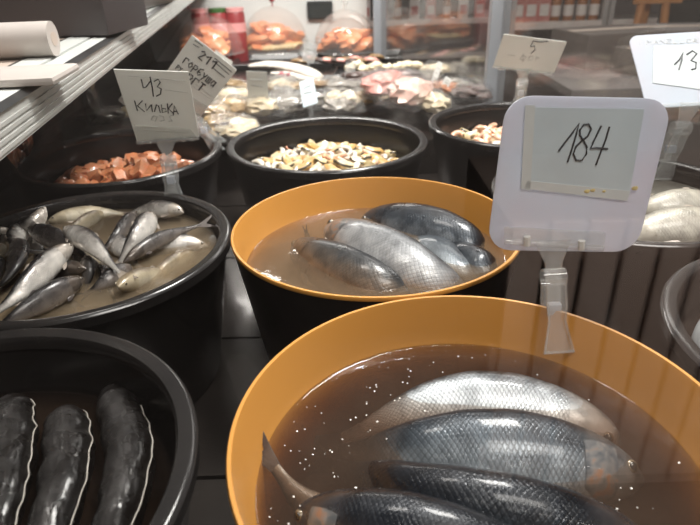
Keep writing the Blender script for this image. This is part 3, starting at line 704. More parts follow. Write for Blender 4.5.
def proto_shrimp():
    bm = B(); n = 16
    pts = [Vector((.011*math.cos(a), .011*math.sin(a), .001)) for a in np.linspace(-.4, 3.6, n)]
    tube(bm, pts, .0056, 10, taper=[.45, .8, .95]+[1.0 if i % 2 else .88 for i in range(n-6)]+[.65, .5, .35], flat=.85)
    s = obj('peeled_shrimp', bm, 'shrimp')
    bm = B(); p = pts[-1]; prism(bm, [p+Vector((.001, .002, 0)), p+Vector((-.004, -.008, .003)), p+Vector((.001, -.009, 0)), p+Vector((.005, -.007, .003))], (0, 0, 1), .001)
    t = obj('tail', bm, 'salmon', s, smooth=False); return s
def bits(protos, T, dtop, n, rmax, label, cat, group, mind, weights, ysq=1.0, dedge=None, xoff=0, sc=1, xlim=-9):
    x0, y0, R = T; placed = []; first = {}
    tries = 0
    while len(placed) < n and tries < 9000:
        tries += 1
        a = random.random()*2*PI; r = rmax*math.sqrt(random.random())
        x, y = x0+xoff+r*math.cos(a), y0+r*math.sin(a)*ysq
        if x < x0+xlim: continue
        if any((x-p[0])**2+(y-p[1])**2 < mind**2 for p in placed): continue
        placed.append((x, y))
        z = -dtop-(dedge-dtop if dedge else 0)*max(0, (math.hypot(x-x0, y-y0)/(R)-.35)/.5)**1.3+random.random()*.006+.004
        i = random.choices(range(len(protos)), weights)[0]
        if i not in first: o = protos[i]; first[i] = 1
        else: o = copy_tree(protos[i])
        o.location = V(x, y, z); o.rotation_euler = (random.uniform(-.6, .6), random.uniform(-.6, .6), random.random()*2*PI)
        s = sc*random.uniform(.82, 1.15); o.scale = (s, s, s)
        tag(o, label[i] if isinstance(label, list) else label, cat[i] if isinstance(cat, list) else cat, group[i] if isinstance(group, list) else group)
    for i, p in enumerate(protos):
        if i not in first: bpy.data.objects.remove(p)
pm = [proto_mussel('mussel_a'), proto_mussel('mussel_b'), proto_ring(), proto_strip(), proto_shrimp()]
bits(pm, TC, .044, 120, .124, ['orange mussel meat in the mixed seafood tub', 'cream mussel meat in the mixed seafood tub', 'white squid ring in the mixed seafood tub', 'white squid strip in the mixed seafood tub', 'pink peeled shrimp in the mixed seafood tub'],
     ['mussel', 'mussel', 'squid', 'squid', 'shrimp'], ['orange mussels in the mix', 'cream mussels in the mix', 'squid rings in the mix', 'squid strips in the mix', 'shrimp in the mix'], .0165, [3.2, 4, 1.5, 2, .8], dedge=.062)
pr = [proto_shrimp(), proto_strip(), proto_mussel('mussel_b')]
bits(pr, TR, .044, 80, .125, ['pink peeled shrimp in the black tub behind the big price sign', 'pale squid strip in the black tub behind the big price sign', 'cream mussel meat in the black tub behind the big price sign'],
     ['shrimp', 'squid', 'mussel'], ['shrimp behind the price sign', 'squid behind the price sign', 'mussels behind the price sign'], .018, [5, 2, 1], dedge=.056)
def proto_chunk(k):
    bm = B(); bmesh.ops.create_cube(bm, size=1); bmesh.ops.subdivide_edges(bm, edges=bm.edges[:], cuts=2, use_grid_fill=True)
    sd = Vector((k*3.3, k*1.7, k*5.1))
    for v in bm.verts:
        q = v.co.normalized()*.5*(1.1) ; v.co = v.co.lerp(q, .35)
        v.co += Vector((noise.noise(v.co*2+sd), noise.noise(v.co*2+sd*2), noise.noise(v.co*2-sd)))*.22
        v.co = Vector((v.co.x*.032, v.co.y*.026, v.co.z*.024))
    return obj('salmon_chunk', bm, 'salmon')
bits([proto_chunk(k) for k in range(5)], TL, .052, 72, .122, 'orange salmon chunk in the black tub under the rail', 'salmon', 'salmon chunks in the black tub', .0175, [1]*5, dedge=.066, xoff=.0, xlim=-.128, sc=.8)
bits([proto_chunk(k+7) for k in range(4)], TL, .036, 24, .066, 'orange salmon chunk on top of the heap under the rail', 'salmon', 'salmon chunks on the heap', .019, [1]*4, dedge=.07, xoff=.045, xlim=-.1, sc=.8)

# ------------------------------------------------------------------ price tags
def strokes(bm, lst, f, r):
    for s in lst: tube(bm, [f(*p) for p in s], r, 6)
def rounded(w, h, r, n=6):
    out = []
    for cx, cy, a0 in ((w/2-r, h/2-r, 0), (-w/2+r, h/2-r, PI/2), (-w/2+r, -h/2+r, PI), (w/2-r, -h/2+r, 1.5*PI)):
        for i in range(n+1): a = a0+PI/2*i/n; out.append((cx+r*math.cos(a), cy+r*math.sin(a)))
    return out
def clip(root, top, foot, wd=.02, tw=.035, f=1.0, flip=-1):
    """clear spring clip hanging from the plate's middle bottom (top) to the tub rim (foot)"""
    top, foot = Vector(top), Vector(foot); d = (foot-top); Ld = d.length; d.normalize()
    n = Vector((1, 0, 0)); n = (n-d*n.dot(d)).normalized(); s = d.cross(n).normalized()
    def q(a, b, c=0): return top+n*a+d*b*Ld+s*c
    bm = B(); prism(bm, [q(-tw*.42, -.04), q(tw*.42, -.04), q(wd*.34, .16), q(wd*.30, .30), q(-wd*.30, .30), q(-wd*.34, .16)], s, .003); obj('neck', bm, 'acrylic', root, False)
    bm = B(); r = bmesh.ops.create_cone(bm, segments=16, radius1=wd*.36, radius2=wd*.36, depth=wd*.9, cap_ends=True, matrix=Matrix.Translation(q(0, .30, .001)) @ n.to_track_quat('Z', 'Y').to_matrix().to_4x4()); obj('hinge', bm, 'acrylic', root)
    for sg in (-1, 1):
        bm = B(); c = sg*.005
        prism(bm, [q(-wd*.36, .33, c), q(wd*.36, .33, c), q(wd*.40, .55, c+sg*.001), q(wd*.34, .70, c), q(wd*.62, 1.0, c+sg*.004), q(-wd*.62, 1.0, c+sg*.004), q(-wd*.34, .70, c), q(-wd*.40, .55, c+sg*.001)], s*sg, .0022)
        j = obj('jaw', bm, 'acrylic', root, False)
        bm = B()
        for e in (-1, 1): tube(bm, [q(e*wd*.36, .34, c+sg*.003), q(e*wd*.38, .55, c+sg*.004), q(e*wd*.32, .70, c+sg*.003), q(e*wd*.58, .99, c+sg*.006)], .0011, 6)
        tube(bm, [q(-wd*.6, .985, c+sg*.006), q(wd*.6, .985, c+sg*.006)], .0011, 6)
        obj('jaw_edge', bm, 'acrylic', j)
    bm = B(); box(bm, q(0, .60, 0), (wd*.5, .006, .010)); obj('spring_block', bm, 'milky', root)
def frame_of(tl, tr, bl):
    tl, tr, bl = Vector(tl), Vector(tr), Vector(bl)
    x = (tr-tl); W = x.length; x.normalize(); y = (tl-bl); y -= x*y.dot(x); Hh = y.length; y.normalize(); z = x.cross(y)
    return tl, x, y, z, W, Hh
class Plate:
    def __init__(s, root, px, tl, tr, bl):
        """px: photo corner coordinates (tl, tr, bl, br) used to measure where the writing sits on the card"""
        s.root = root; s.o, s.x, s.y, s.z, s.W, s.H = frame_of(tl, tr, bl); s.o = s.o-root.location; s.px = px
        s.c = s.o+s.x*s.W/2-s.y*s.H/2
    def uv(s, X, Y):
        tl, tr, bl, br = s.px
        u, v = .5, .5
        for _ in range(12):
            top = (tl[0]+(tr[0]-tl[0])*u, tl[1]+(tr[1]-tl[1])*u); bot = (bl[0]+(br[0]-bl[0])*u, bl[1]+(br[1]-bl[1])*u)
            v += (Y-(top[1]+(bot[1]-top[1])*v))/(bot[1]-top[1])
            l = tl[0]+(bl[0]-tl[0])*v; r = tr[0]+(br[0]-tr[0])*v
            u += (X-(l+(r-l)*u))/(r-l)
        return u, v
    def p(s, u, v, off=0): return s.o+s.x*s.W*u-s.y*s.H*v+s.z*off
    def f(s, off): return lambda X, Y: s.p(*s.uv(X, Y), off)
    def sheet(s, name, poly_uv, mat, off, th, label=None):
        bm = B(); prism(bm, [s.p(u, v, off) for u, v in poly_uv], s.z, th); o = obj(name, bm, mat, s.root, False)
        if label: o['label'] = label
        return o
    def plate(s, name, mat, r, th=.0016):
        bm = B(); prism(bm, [s.c+s.x*a+s.y*b for a, b in rounded(s.W, s.H, r)], -s.z, th); return obj(name, bm, mat, s.root, False)
    def ink(s, name, lst, r, mat='ink', off=.0008, par=None):
        bm = B(); strokes(bm, lst, s.f(off), r); return obj(name, bm, mat, par or s.root)

# --- the big 184 sign
foot = V(.1745, .412, -.034)
t = thing('price_sign', 'big milky rounded price sign reading 184, clipped to the nearest mustard tub', 'price sign', V(.178, .452, -.03))
px = ((507, 95.5), (674, 99), (487, 250), (656, 253))
pl = Plate(t, px, at(507, 95.5, .45), at(674, 99, .45), at(487, 250, .4435))
pl.plate('plate', 'milky', .020)
sh = pl.sheet('price_paper', [pl.uv(532, 106), pl.uv(645, 108), pl.uv(640, 192), pl.uv(527, 184)], 'paper_cool', .0002, .0005, 'bluish paper slip under tape')
bm = B(); prism(bm, [pl.p(*pl.uv(*q), .0008) for q in ((529, 176), (640, 187), (638, 197), (527, 184))], pl.z, .0003); obj('tape', bm, 'tape', t, False)
bm = B(); prism(bm, [pl.p(*pl.uv(*q), .0008) for q in ((525, 104), (535, 104), (533, 186), (523, 184))], pl.z, .0003); obj('tape', bm, 'tape', t, False)
for X, Y, r in ((594, 187, .0016), (600, 186, .0014), (645, 184, .0018), (612, 187, .001)):
    bm = B(); blob(bm, pl.p(*pl.uv(X, Y), .0012), (r*1.6, .0003, r), None, 2, .3); obj('stain', bm, 'yellow_stain', sh)
ink = [[(561, 147), (567, 139), (574, 130), (580, 121), (578, 132), (575, 144), (571, 158)],
       [(593, 126), (590, 121.5), (585, 122), (581.5, 127), (582, 132), (586, 137), (590, 143), (590, 150), (586, 156), (580, 156), (576.5, 150), (578.5, 143), (584, 137.5), (590, 133), (593, 126)],
       [(603, 123), (600, 130), (596, 139), (594, 144.5), (600, 144), (612, 145)], [(611.5, 124), (609, 136), (605, 148), (601, 161)]]
pl.ink('writing', ink, .0008, par=sh)
bar = pl.sheet('holder_strip', [pl.uv(506, 224), pl.uv(617, 230), pl.uv(617, 246), pl.uv(506, 240)], 'acrylic', .0006, .0025)
bm = B(); tube(bm, [pl.p(*pl.uv(506, 239), .003), pl.p(*pl.uv(616, 247), .003)], .0026, 10); obj('holder_bar', bm, 'acrylic', t)
for X, Y in ((530, 238), (591, 243)):
    bm = B(); tube(bm, [pl.p(*pl.uv(X, Y-5), .004), pl.p(*pl.uv(X, Y+5), .004)], .003, 8); obj('peg', bm, 'paper', t)
clip(t, pl.p(*pl.uv(560, 244), .001), foot-t.location, .021, .036)

# --- the sprat name tag
t = thing('price_tag', 'white card reading 43 and the fish name, clipped above the sprat tub', 'price tag', V(-.2345, .752, -.02))
px = ((113.5, 69.5), (188, 72), (137, 140), (199, 137))
a, b, c_, d_ = at(113.5, 69.5, .705), at(188, 72, .705), at(137, 141, .75), at(199, 137, .75)
pl = Plate(t, px, a, b, c_+(a-b)*.05)
loc = t.location
quad = [a-loc, b-loc, d_-loc, c_-loc]
bm = B(); prism(bm, quad, -pl.z, .0012); obj('card', bm, 'paper', t, False)
def fq(off):
    def g(X, Y):
        u, v = pl.uv(X, Y)
        return (quad[0].lerp(quad[1], u)).lerp(quad[3].lerp(quad[2], u), v)+pl.z*off
    return g
def inkq(name, lst, r, mat='ink', off=.0006):
    bm = B(); strokes(bm, lst, fq(off), r); return obj(name, bm, mat, t)
inkq('writing', [[(141, 78), (143, 86), (146, 85), (150, 80)], [(150, 76), (152, 86), (153, 94)],
  [(154, 80), (158, 78), (160, 81), (157, 85), (161, 87), (160, 92), (156, 94)],
  [(134, 98), (137, 108)], [(142, 98), (137, 103), (144, 109)],
  [(145, 101), (146, 108), (151, 102)], [(151, 102), (152, 109)],
  [(154, 109), (156, 102), (158, 103), (160, 110)],
  [(161, 102), (162, 110), (166, 109), (165, 106), (162, 106)],
  [(167, 101), (168, 111)], [(172, 101), (168, 106), (173, 111)],
  [(173, 113), (174, 103), (178, 112)], [(173, 109), (177, 109)]], .00075)
inkq('writing', [[(153, 113), (151, 117), (155, 119), (157, 114), (153, 113)], [(160, 119), (164, 118), (163, 114), (159, 113)], [(168, 119), (172, 119), (169, 114), (172, 113)]], .0006, 'faint_ink')
inkq('writing', [[(128, 75), (186, 80)], [(165, 88), (188, 91)], [(137, 124), (176, 129)], [(137, 128), (190, 132)]], .0003, 'faint_ink')
bm = B(); prism(bm, [fq(.0008)(*q) for q in ((134, 122), (190, 127), (198, 138), (138, 140))], pl.z, .0018); obj('holder_strip', bm, 'acrylic', t, False)
bm = B()
tube(bm, [fq(.0025)(137, 140.5), fq(.0025)(199, 137)], .0022, 8); hb = obj('holder_bar', bm, 'acrylic', t)
for X in (142, 150, 158, 176, 184, 192):
    bm = B(); blob(bm, fq(.003)(X, 140.5-(X-137)*.05), (.004, .0022, .0028), None, 2, .2, 2, X); obj('bead', bm, 'acrylic', hb)
clip(t, fq(.001)(166, 140), V(-.2345, .742, -.018)-loc, .020, .034)

# --- the slanted pink salmon tag
t = thing('price_tag', 'slanted white card reading 211 with a handwritten fish name, behind the sprat tag', 'price tag', V(-.235, 1.02, -.02))
px = ((192, 35), (237, 70), (165, 92), (214, 133))
pl = Plate(t, px, at(192, 35, .93), at(237, 70, .94), at(165, 92, .96))
pl.plate('card', 'paper', .002, .001)
GL = {'2': [[(0, .2), (.4, 0), (.8, .2), (.1, .95), (.9, 1)]], '1': [[(0, .35), (.6, 0), (.6, 1)]], 'G': [[(0, 1), (0, 0), (.8, 0), (.8, .2)]], 'o': [[(.4, 0), (0, .5), (.4, 1), (.8, .5), (.4, 0)]],
      'r': [[(0, 1.3), (0, 0), (.6, 0), (.8, .3), (.6, .6), (0, .6)]], 'b': [[(.8, -.3), (.1, 0), (0, .7), (.4, 1), (.8, .7), (.4, .4), (.05, .6)]], 'y': [[(0, 0), (.4, .6)], [(.8, 0), (.2, 1.3)]], 'w': [[(0, 0), (0, 1), (.8, 1), (.8, 0)], [(.4, 0), (.4, 1)]],
      'a': [[(.7, .1), (.2, 0), (0, .6), (.3, 1), (.7, .6)], [(.75, 0), (.75, 1)]], 'T': [[(0, 0), (.9, 0)], [(.45, 0), (.45, 1)]]}
def word(txt, u, v, du, h, r, slope=0):
    bm = B()
    for i, ch in enumerate(txt):
        for st in GL[ch]: tube(bm, [pl.p(u+(i+.85*a)*du, v+h*b+slope*i, .0006) for a, b in st], r, 6)
    obj('writing', bm, 'ink', t)
word('211', .30, .08, .13, .14, .0011); word('Gorbywa', .14, .33, .105, .10, .0009, .004); word('ry', .10, .50, .06, .06, .0007); word('rGT', .36, .50, .13, .13, .0011)
pl.ink('printed_lines', [[(195, 40), (203, 46)], [(194, 44), (200, 48)], [(215, 58), (233, 73)], [(214, 61), (231, 76)], [(216, 70), (228, 80)]], .0006, 'ink', .0003)
pl.ink('printed_lines', [[(184, 96), (212, 118)], [(200, 92), (222, 110)], [(203, 90), (223, 106)]], .0004, 'faint_ink', .0003)
bm = B(); prism(bm, [pl.p(*pl.uv(*q), .0006) for q in ((190, 98), (222, 120), (214, 133), (180, 105))], pl.z, .002); obj('holder_strip', bm, 'acrylic', t, False)
bm = B(); tube(bm, [pl.p(*pl.uv(178, 103), .002), pl.p(*pl.uv(214, 133), .002)], .0028, 8); obj('holder_bar', bm, 'acrylic', t)
clip(t, pl.p(.5, 1.0, .001), V(-.222, 1.008, -.018)-t.location, .020, .034)

# --- the tag reading 5
t = thing('price_tag', 'small off white card reading 5 on a clear clip behind the shrimp tub', 'price tag', V(.355, 1.21, -.02))
px = ((504, 34), (567, 42), (497, 67), (556, 77))
pl = Plate(t, px, at(504, 34, 1.16), at(567, 42, 1.17), at(497, 67, 1.18))
pl.plate('card', 'paper', .002, .0012)
pl.ink('writing', [[(533, 41), (531, 47), (535, 46), (536, 50), (532, 54)], [(533, 41), (540, 42), (548, 41)]], .0009, 'ink', .0006)
pl.ink('writing', [[(510, 55), (517, 56)], [(524, 56), (522, 60), (526, 61), (528, 57), (524, 56)], [(525, 54), (525, 63)], [(531, 57), (530, 61), (534, 61), (535, 57), (531, 57)], [(537, 62), (538, 57), (541, 59), (538, 60)]], .0006, 'faint_ink', .0004)
bm = B(); tube(bm, [pl.p(0, 1, .001), pl.p(1, 1, .001)], .003, 8); obj('holder_bar', bm, 'acrylic', t)
for u in (.12, .55, .9):
    bm = B(); blob(bm, pl.p(u, 1.02, .003), (.006, .003, .004), None, 2, .2, 2, u); obj('bead', bm, 'acrylic', t)
clip(t, pl.p(.5, 1.02, .001), V(.355, 1.205, -.01)-t.location, .022, .036)

# --- the tag reading 13
t = thing('price_sign', 'pinkish rounded price sign with a handwritten 13, cut off by the right edge', 'price sign', V(.455, .826, -.03))
px = ((628, 36), (742, 29), (647, 108), (757, 101))
pl = Plate(t, px, at(628, 36, .87), at(742, 29, .87), at(647, 108, .782))
pl.plate('plate', 'milky', .014, .0016)
sh = pl.sheet('price_paper', [pl.uv(653, 47), pl.uv(736, 44), pl.uv(736, 96), pl.uv(652, 84)], 'paper_blue', .0002, .0006, 'bluish paper slip')
pl.ink('writing', [[(673, 66), (678, 61), (682, 53), (680, 62), (677, 71)], [(685, 56), (691, 52), (695, 55), (689, 62), (694, 64), (693, 70), (689, 71)], [(703, 56), (698, 64), (701, 71), (706, 64), (703, 56)]], .0011, par=sh)
# raised white lettering along the top edge
def letters(txt, x0, y0, x1, y1, hpx):
    G = {'I': [[(0, 0), (0, 1)]], 'M': [[(0, 1), (.1, 0), (.5, .7), (.9, 0), (1, 1)]], 'A': [[(0, 1), (.5, 0), (1, 1)], [(.2, .6), (.8, .6)]], 'N': [[(0, 1), (0, 0), (1, 1), (1, 0)]],
         'E': [[(1, 0), (0, 0), (0, 1), (1, 1)], [(0, .5), (.8, .5)]], 'L': [[(0, 0), (0, 1), (1, 1)]], 'O': [[(.5, 0), (0, .3), (0, .7), (.5, 1), (1, .7), (1, .3), (.5, 0)]], 'R': [[(0, 1), (0, 0), (.8, .1), (.8, .45), (0, .5), (1, 1)]]}
    out = []; n = len(txt)
    for i, ch in enumerate(txt):
        for s in G[ch]:
            out.append([(x0+(x1-x0)*(i+.72*p)/n, y0+(y1-y0)*(i+.72*p)/n+hpx*q) for p, q in s])
    return out
pl.ink('raised_lettering', letters('IMANELLOR', 640, 41, 699, 39, 4.2), .00045, 'paper', .0003)
bm = B(); tube(bm, [pl.p(.06, 1, .002), pl.p(.94, 1, .002)], .0028, 8); obj('holder_bar', bm, 'acrylic', t)
clip(t, pl.p(*pl.uv(686, 106), .001), V(.452, .806, -.022)-t.location, .026, .036)

# ------------------------------------------------------------------ packed fish on the raised shelf
ZT = -.10
def pack(px, py, z, L, Wd, Hh, rz_, mat, label, group, tilt=0, inner=None, kind='vacuum_pack', n_in=1):
    c = on(px, py, z)
    t = thing(kind, label, 'packed fish', c, group); t.rotation_euler = (tilt, 0, rz_)
    bm = B(); nx, ny = 18, 12; top = []; bot = []
    sd = Vector((px*.1, py*.1, z*10))
    for i in range(nx+1):
        rt, rb = [], []
        for j in range(ny+1):
            u, v = i/nx*2-1, j/ny*2-1
            k = max(0, (1-abs(u)**4)*(1-abs(v)**4))**.6
            wr = noise.noise(Vector((u*2.6, v*2.2, 0))+sd)*.14+noise.noise(Vector((u*6, v*5, 3))+sd)*.08
            edge = .006*noise.noise(Vector((u*4, v*4, 9))+sd)
            rt.append(bm.verts.new((u*L/2, v*Wd/2, Hh*(.12+k*(.78+wr))+edge+.0012)))
            rb.append(bm.verts.new((u*L/2, v*Wd/2, Hh*(.12-k*.12)+edge)))
        top.append(rt); bot.append(rb)
    for i in range(nx):
        for j in range(ny):
            bm.faces.new((top[i][j], top[i+1][j], top[i+1][j+1], top[i][j+1])); bm.faces.new((bot[i][j], bot[i][j+1], bot[i+1][j+1], bot[i+1][j]))
    for i in range(nx):
        bm.faces.new((top[i][0], bot[i][0], bot[i+1][0], top[i+1][0])); bm.faces.new((top[i][ny], top[i+1][ny], bot[i+1][ny], bot[i][ny]))
    for j in range(ny):
        bm.faces.new((top[0][j], top[0][j+1], bot[0][j+1], bot[0][j])); bm.faces.new((top[nx][j], bot[nx][j], bot[nx][j+1], top[nx][j+1]))
    obj('film', bm, 'film', t)
    for q in range(n_in):
        bm = B(); oy = (q-(n_in-1)/2)*Wd*.7/n_in
        blob(bm, (0, oy, Hh*.44), (L*.45, Wd*.43/n_in, Hh*.40), None, 3, .45, 2.4, px*.37+q)
        obj('filling', bm, mat, t)
    return t
random.seed(5)
packs = [
 # left heap of clear packs with golden fish
 (228, 116, -.06, .13, .09, .05, .6, 'smoked', 'clear pack of golden smoked fish beside the seafood tub, left of the white label'),
 (222, 133, -.06, .12, .08, .045, 1.2, 'smoked', 'clear pack of golden smoked fish lowest in the heap left of the seafood tub'),
 (214, 121, -.05, .11, .08, .045, 2.0, 'smoked', 'clear pack of golden smoked fish under the slanted card'),
 (236, 103, -.05, .13, .08, .04, .3, 'cream_fish', 'clear pack with pale fish left of the white label'),
 (232, 92, -.06, .12, .08, .04, 2.6, 'smoked', 'clear pack of brown fish furthest back in the left heap'),
 (150, 118, -.05, .12, .08, .04, .2, 'cream_fish', 'clear pack with striped pale fish behind the salmon tub'),
 (105, 124, -.06, .12, .08, .04, .5, 'grey_fish', 'clear pack with grey fish at the far left behind the salmon tub'),
 (262, 114, -.06, .12, .09, .05, 1.9, 'cream_fish', 'round cream coloured pack standing behind the seafood tub'),
 (288, 112, -.065, .15, .10, .05, .2, 'grey_fish', 'crinkled clear pack of grey brown fish behind the seafood tub'),
 (315, 109, -.065, .14, .10, .05, 2.9, 'grey_fish', 'crinkled pack of speckled grey fish right of another grey one'),
 (341, 109, -.06, .10, .08, .05, .4, 'cream_fish', 'pack of creamy greenish fish behind the middle of the seafood tub'),
 (305, 92, -.06, .20, .07, .035, .25, 'smoked', 'long pack of reddish smoked fish on the dark tray'),
 (338, 90, -.06, .18, .07, .03, -.1, 'grey_fish', 'flat silvery pack behind the tilted strip label'),
 (365, 97, -.07, .12, .07, .03, .1, 'grey_fish', 'flat silver pack left of the pink packs'),
 (384, 96, -.05, .15, .11, .07, .7, 'pink_meat', 'pack of deep pink fish behind the seafood tub'),
 (411, 105, -.05, .16, .11, .075, 1.0, 'pink_pale', 'pack of pale pink fish nearest the right end of the seafood tub'),
 (436, 112, -.06, .11, .07, .05, 1.9, 'cream_fish', 'small clear pack squeezed between the two black tubs'),
 (440, 97, -.06, .11, .07, .045, .4, 'salmon', 'small pack with orange fish left of the grey post'),
 (455, 92, -.06, .12, .07, .04, 2.4, 'grey_fish', 'clear pack with a red ring by the foot of the grey post'),
 (425, 83, -.07, .14, .08, .04, .8, 'grey_fish', 'crumpled clear pack behind the pale pink one'),
 (448, 78, -.07, .14, .08, .04, 2.2, 'grey_fish', 'crumpled clear pack against the side glass'),
 (395, 86, -.06, .18, .09, .05, .1, 'dark_dried', 'clear pack with dark fish behind the pink ones'),
]
random.seed(9)
kinds = {'smoked': 'golden smoked', 'grey_fish': 'grey brown', 'cream_fish': 'cream coloured', 'dark_dried': 'dark dried', 'salmon': 'orange'}
for k in range(34):
    if k < 12: X, Y = random.uniform(196, 250), random.uniform(88, 140)
    elif k < 26: X, Y = random.uniform(250, 400), random.uniform(88, 112)
    else: X, Y = random.uniform(418, 475), random.uniform(62, 108)
    mt = random.choice(['smoked', 'smoked', 'grey_fish', 'cream_fish', 'dark_dried', 'salmon'] if k < 12 else ['grey_fish', 'smoked', 'dark_dried', 'grey_fish', 'cream_fish'])
    where = 'in the heap left of the seafood tub' if k < 12 else ('lying low behind the seafood tub' if k < 26 else 'crowded against the side glass')
    packs.append((X, Y, -.085+.012*(k % 3), .11, .075, .04, random.random()*3, mt, 'small clear pack of '+kinds[mt]+' fish '+where))
random.seed(5)
for q in packs:
    pack(*q[:6], q[6], q[7], q[8], 'vacuum packs on the far shelf', tilt=random.uniform(-.2, .25))

# trays
def tray(px, py, z, L, Wd, rz_, label, h=.02):
    t = thing('serving_tray', label, 'tray', on(px, py, z)); t.rotation_euler = (0, 0, rz_)
    bm = B()
    def ring(l, w_, z_): return [bm.verts.new((a*l/2, b*w_/2, z_)) for a, b in ((-1, -1), (1, -1), (1, 1), (-1, 1))]
    rs = [ring(L-.02, Wd-.02, 0), ring(L, Wd, h), ring(L-.006, Wd-.006, h), ring(L-.026, Wd-.026, .003)]
    for a, b in zip(rs, rs[1:]):
        for k in range(4): bm.faces.new((a[k], a[(k+1) % 4], b[(k+1) % 4], b[k]))
    bm.faces.new(rs[0][::-1]); bm.faces.new(rs[-1])
    obj('tray_body', bm, 'tray_black', t, False)
    bm = B()
    pts = [Vector((a*(L-.003)/2, b*(Wd-.003)/2, h)) for a, b in ((-1, -1), (1, -1), (1, 1), (-1, 1), (-1, -1))]
    for a, b in zip(pts, pts[1:]): tube(bm, [a, b], .002, 6)
    obj('tray_edge', bm, 'steel', t); return t
tray(315, 88, -.10, .34, .20, .03, 'black tray under the white bellied fish and the crimson berries')
tray(285, 64, -.10, .40, .26, -.02, 'black tray with dome lids at far left')
tray(385, 78, -.098, .34, .24, -.05, 'black tray under the heap of dark dried fish')
tray(350, 60, -.10, .42, .22, -.05, 'black tray under the right dome of orange fish')
# long white bellied fish slabs
def slab(ctrl, r, flat, mat, name, label, cat, group=None):
    pts, L = spline(ctrl, 24)
    bm = B(); tp = [min(1, .35+2.6*math.sin(PI*min(.02+i/23*.96, .98))**.8*.4)*(1+.12*noise.noise(Vector((i*.7, px_seed, 0)))) for i in range(24)]
    tube(bm, pts, r, 12, taper=tp, flat=flat); o = obj(name, bm, mat); setloc(o, pts[12]); return tag(o, label, cat, group)
px_seed = 1
slab(P([(250, 66, -.04), (270, 65, -.035), (295, 68, -.035), (320, 77, -.04)]), .026, .5, 'white_fish', 'smoked_fillet', 'long white bellied fillet lying across the black tray edge', 'fillet')
px_seed = 2
slab(P([(272, 73, -.05), (290, 75, -.05), (312, 80, -.05), (332, 86, -.055)]), .018, .5, 'white_fish', 'smoked_fillet', 'narrower white bellied fillet in front of the long one', 'fillet')
bm = B()
for k in range(16): blob(bm, (random.uniform(-.022, .022), random.uniform(-.014, .014), random.uniform(0, .022)), (.009,)*3, None, 2, .15, 2, k)
o = obj('berry_garnish', bm, 'red_berry'); o.location = on(287, 82, -.07); tag(o, 'crimson berry garnish on the black tray', 'garnish', None, 'stuff')
for k in range(12):
    X = 354+(k % 6)*10.5+random.uniform(-2, 2); Y = 76+(k//6)*7-(k % 6)*.2
    px_seed = k
    slab(P([(X-12, Y+random.uniform(-2, 2), -.06+.012*(k//6 == 0)), (X, Y-1, -.045+.012*(k//6 == 0)), (X+14, Y+3, -.06)]), .019, .6, 'dark_dried', 'dried_fish', 'dark dried fish in the heap right of the domes', 'fish', 'dark dried fish in a heap')
for k in range(14):
    X = 350+k*5+random.uniform(-3, 3); Y = 67+random.uniform(-3, 2)-(2 if k > 9 else 0)
    bm = B(); blob(bm, (0, 0, 0), (.017, .013, .012), None, 2, .5, 1.8, k); o = obj('cheese_piece', bm, 'cream_cap'); o.location = on(X, Y, -.028); tag(o, 'cream coloured lump scattered on the dark dried fish', 'fish piece', 'cream lumps on the dried fish')
for k in range(16):
    X = 300+k*5+random.uniform(-2, 2); Y = 57+random.uniform(-1, 5)
    px_seed = k*3
    slab(P([(X-7, Y, -.06), (X, Y-1, -.05), (X+8, Y+1, -.06)]), .014, .6, ['smoked', 'dark_dried', 'pink_meat'][k % 3], 'fish_strip', ['golden', 'dark', 'pink'][k % 3]+' fish strip lying in front of the domes', 'fish piece', ['golden', 'dark', 'pink'][k % 3]+' fish strips before the domes')

# domes with orange fish
def dome(px, py, z, R, H, label, cat='dome', knob='acrylic'):
    c = on(px, py, z); t = thing('dome_cover', label, 'dome cover', c)
    prof = [(R, 0), (R*1.02, .006), (R*.99, .02)]+[(R*.99*math.cos(a), .02+(H-.02)*math.sin(a)) for a in np.linspace(.08, PI/2-.06, 14)]+[(0, H)]
    bm = B(); lathe(bm, prof, 48); obj('cover', bm, 'dome', t)
    bm = B(); tube(bm, [Vector((R*1.02*math.cos(a), R*1.02*math.sin(a), .004)) for a in np.linspace(0, 2*PI, 40)], .003, 6); obj('base_ring', bm, 'acrylic', t)
    bm = B(); lathe(bm, [(0, H-.002), (.006, H), (.005, H+.012), (.012, H+.02), (.012, H+.028), (.006, H+.034), (0, H+.035)], 16); obj('knob', bm, knob, t)
    return c
c1 = dome(276, 50, -.075, .142, .175, 'clear dome over orange and yellow fish, middle of the three', knob='red_pack')
c2 = dome(346, 51, -.075, .130, .16, 'clear dome over orange fish, rightmost of the three')
c3 = dome(212, 53, -.06, .13, .145, 'clear dome over orange fish behind the slanted card, leftmost of three')
def steaks(c, n, R, z0, z1, mat, label, name, grp, ry=(.1, 1)):
    for k in range(n):
        a = random.random()*2*PI; r = R*math.sqrt(random.random())
        bm = B(); blob(bm, (0, 0, 0), (.05, .032, .014), None, 2, .3, 1.6, k*1.3)
        o = obj(name, bm, mat); o.location = c+Vector((r*math.cos(a), r*math.sin(a), z0+(z1-z0)*random.random()*(1-r/R*.7)))
        o.rotation_euler = (random.uniform(-.5, .5), random.uniform(-.5, .5), random.random()*6.28); o.scale = (1.15, 1.15, 1.3); tag(o, label, 'fish piece', grp)
steaks(c1+Vector((0, .02, 0)), 46, .10, .02, .145, 'salmon_bright', 'orange salmon slice piled under the middle dome', 'salmon_slice', 'orange slices under the middle dome')
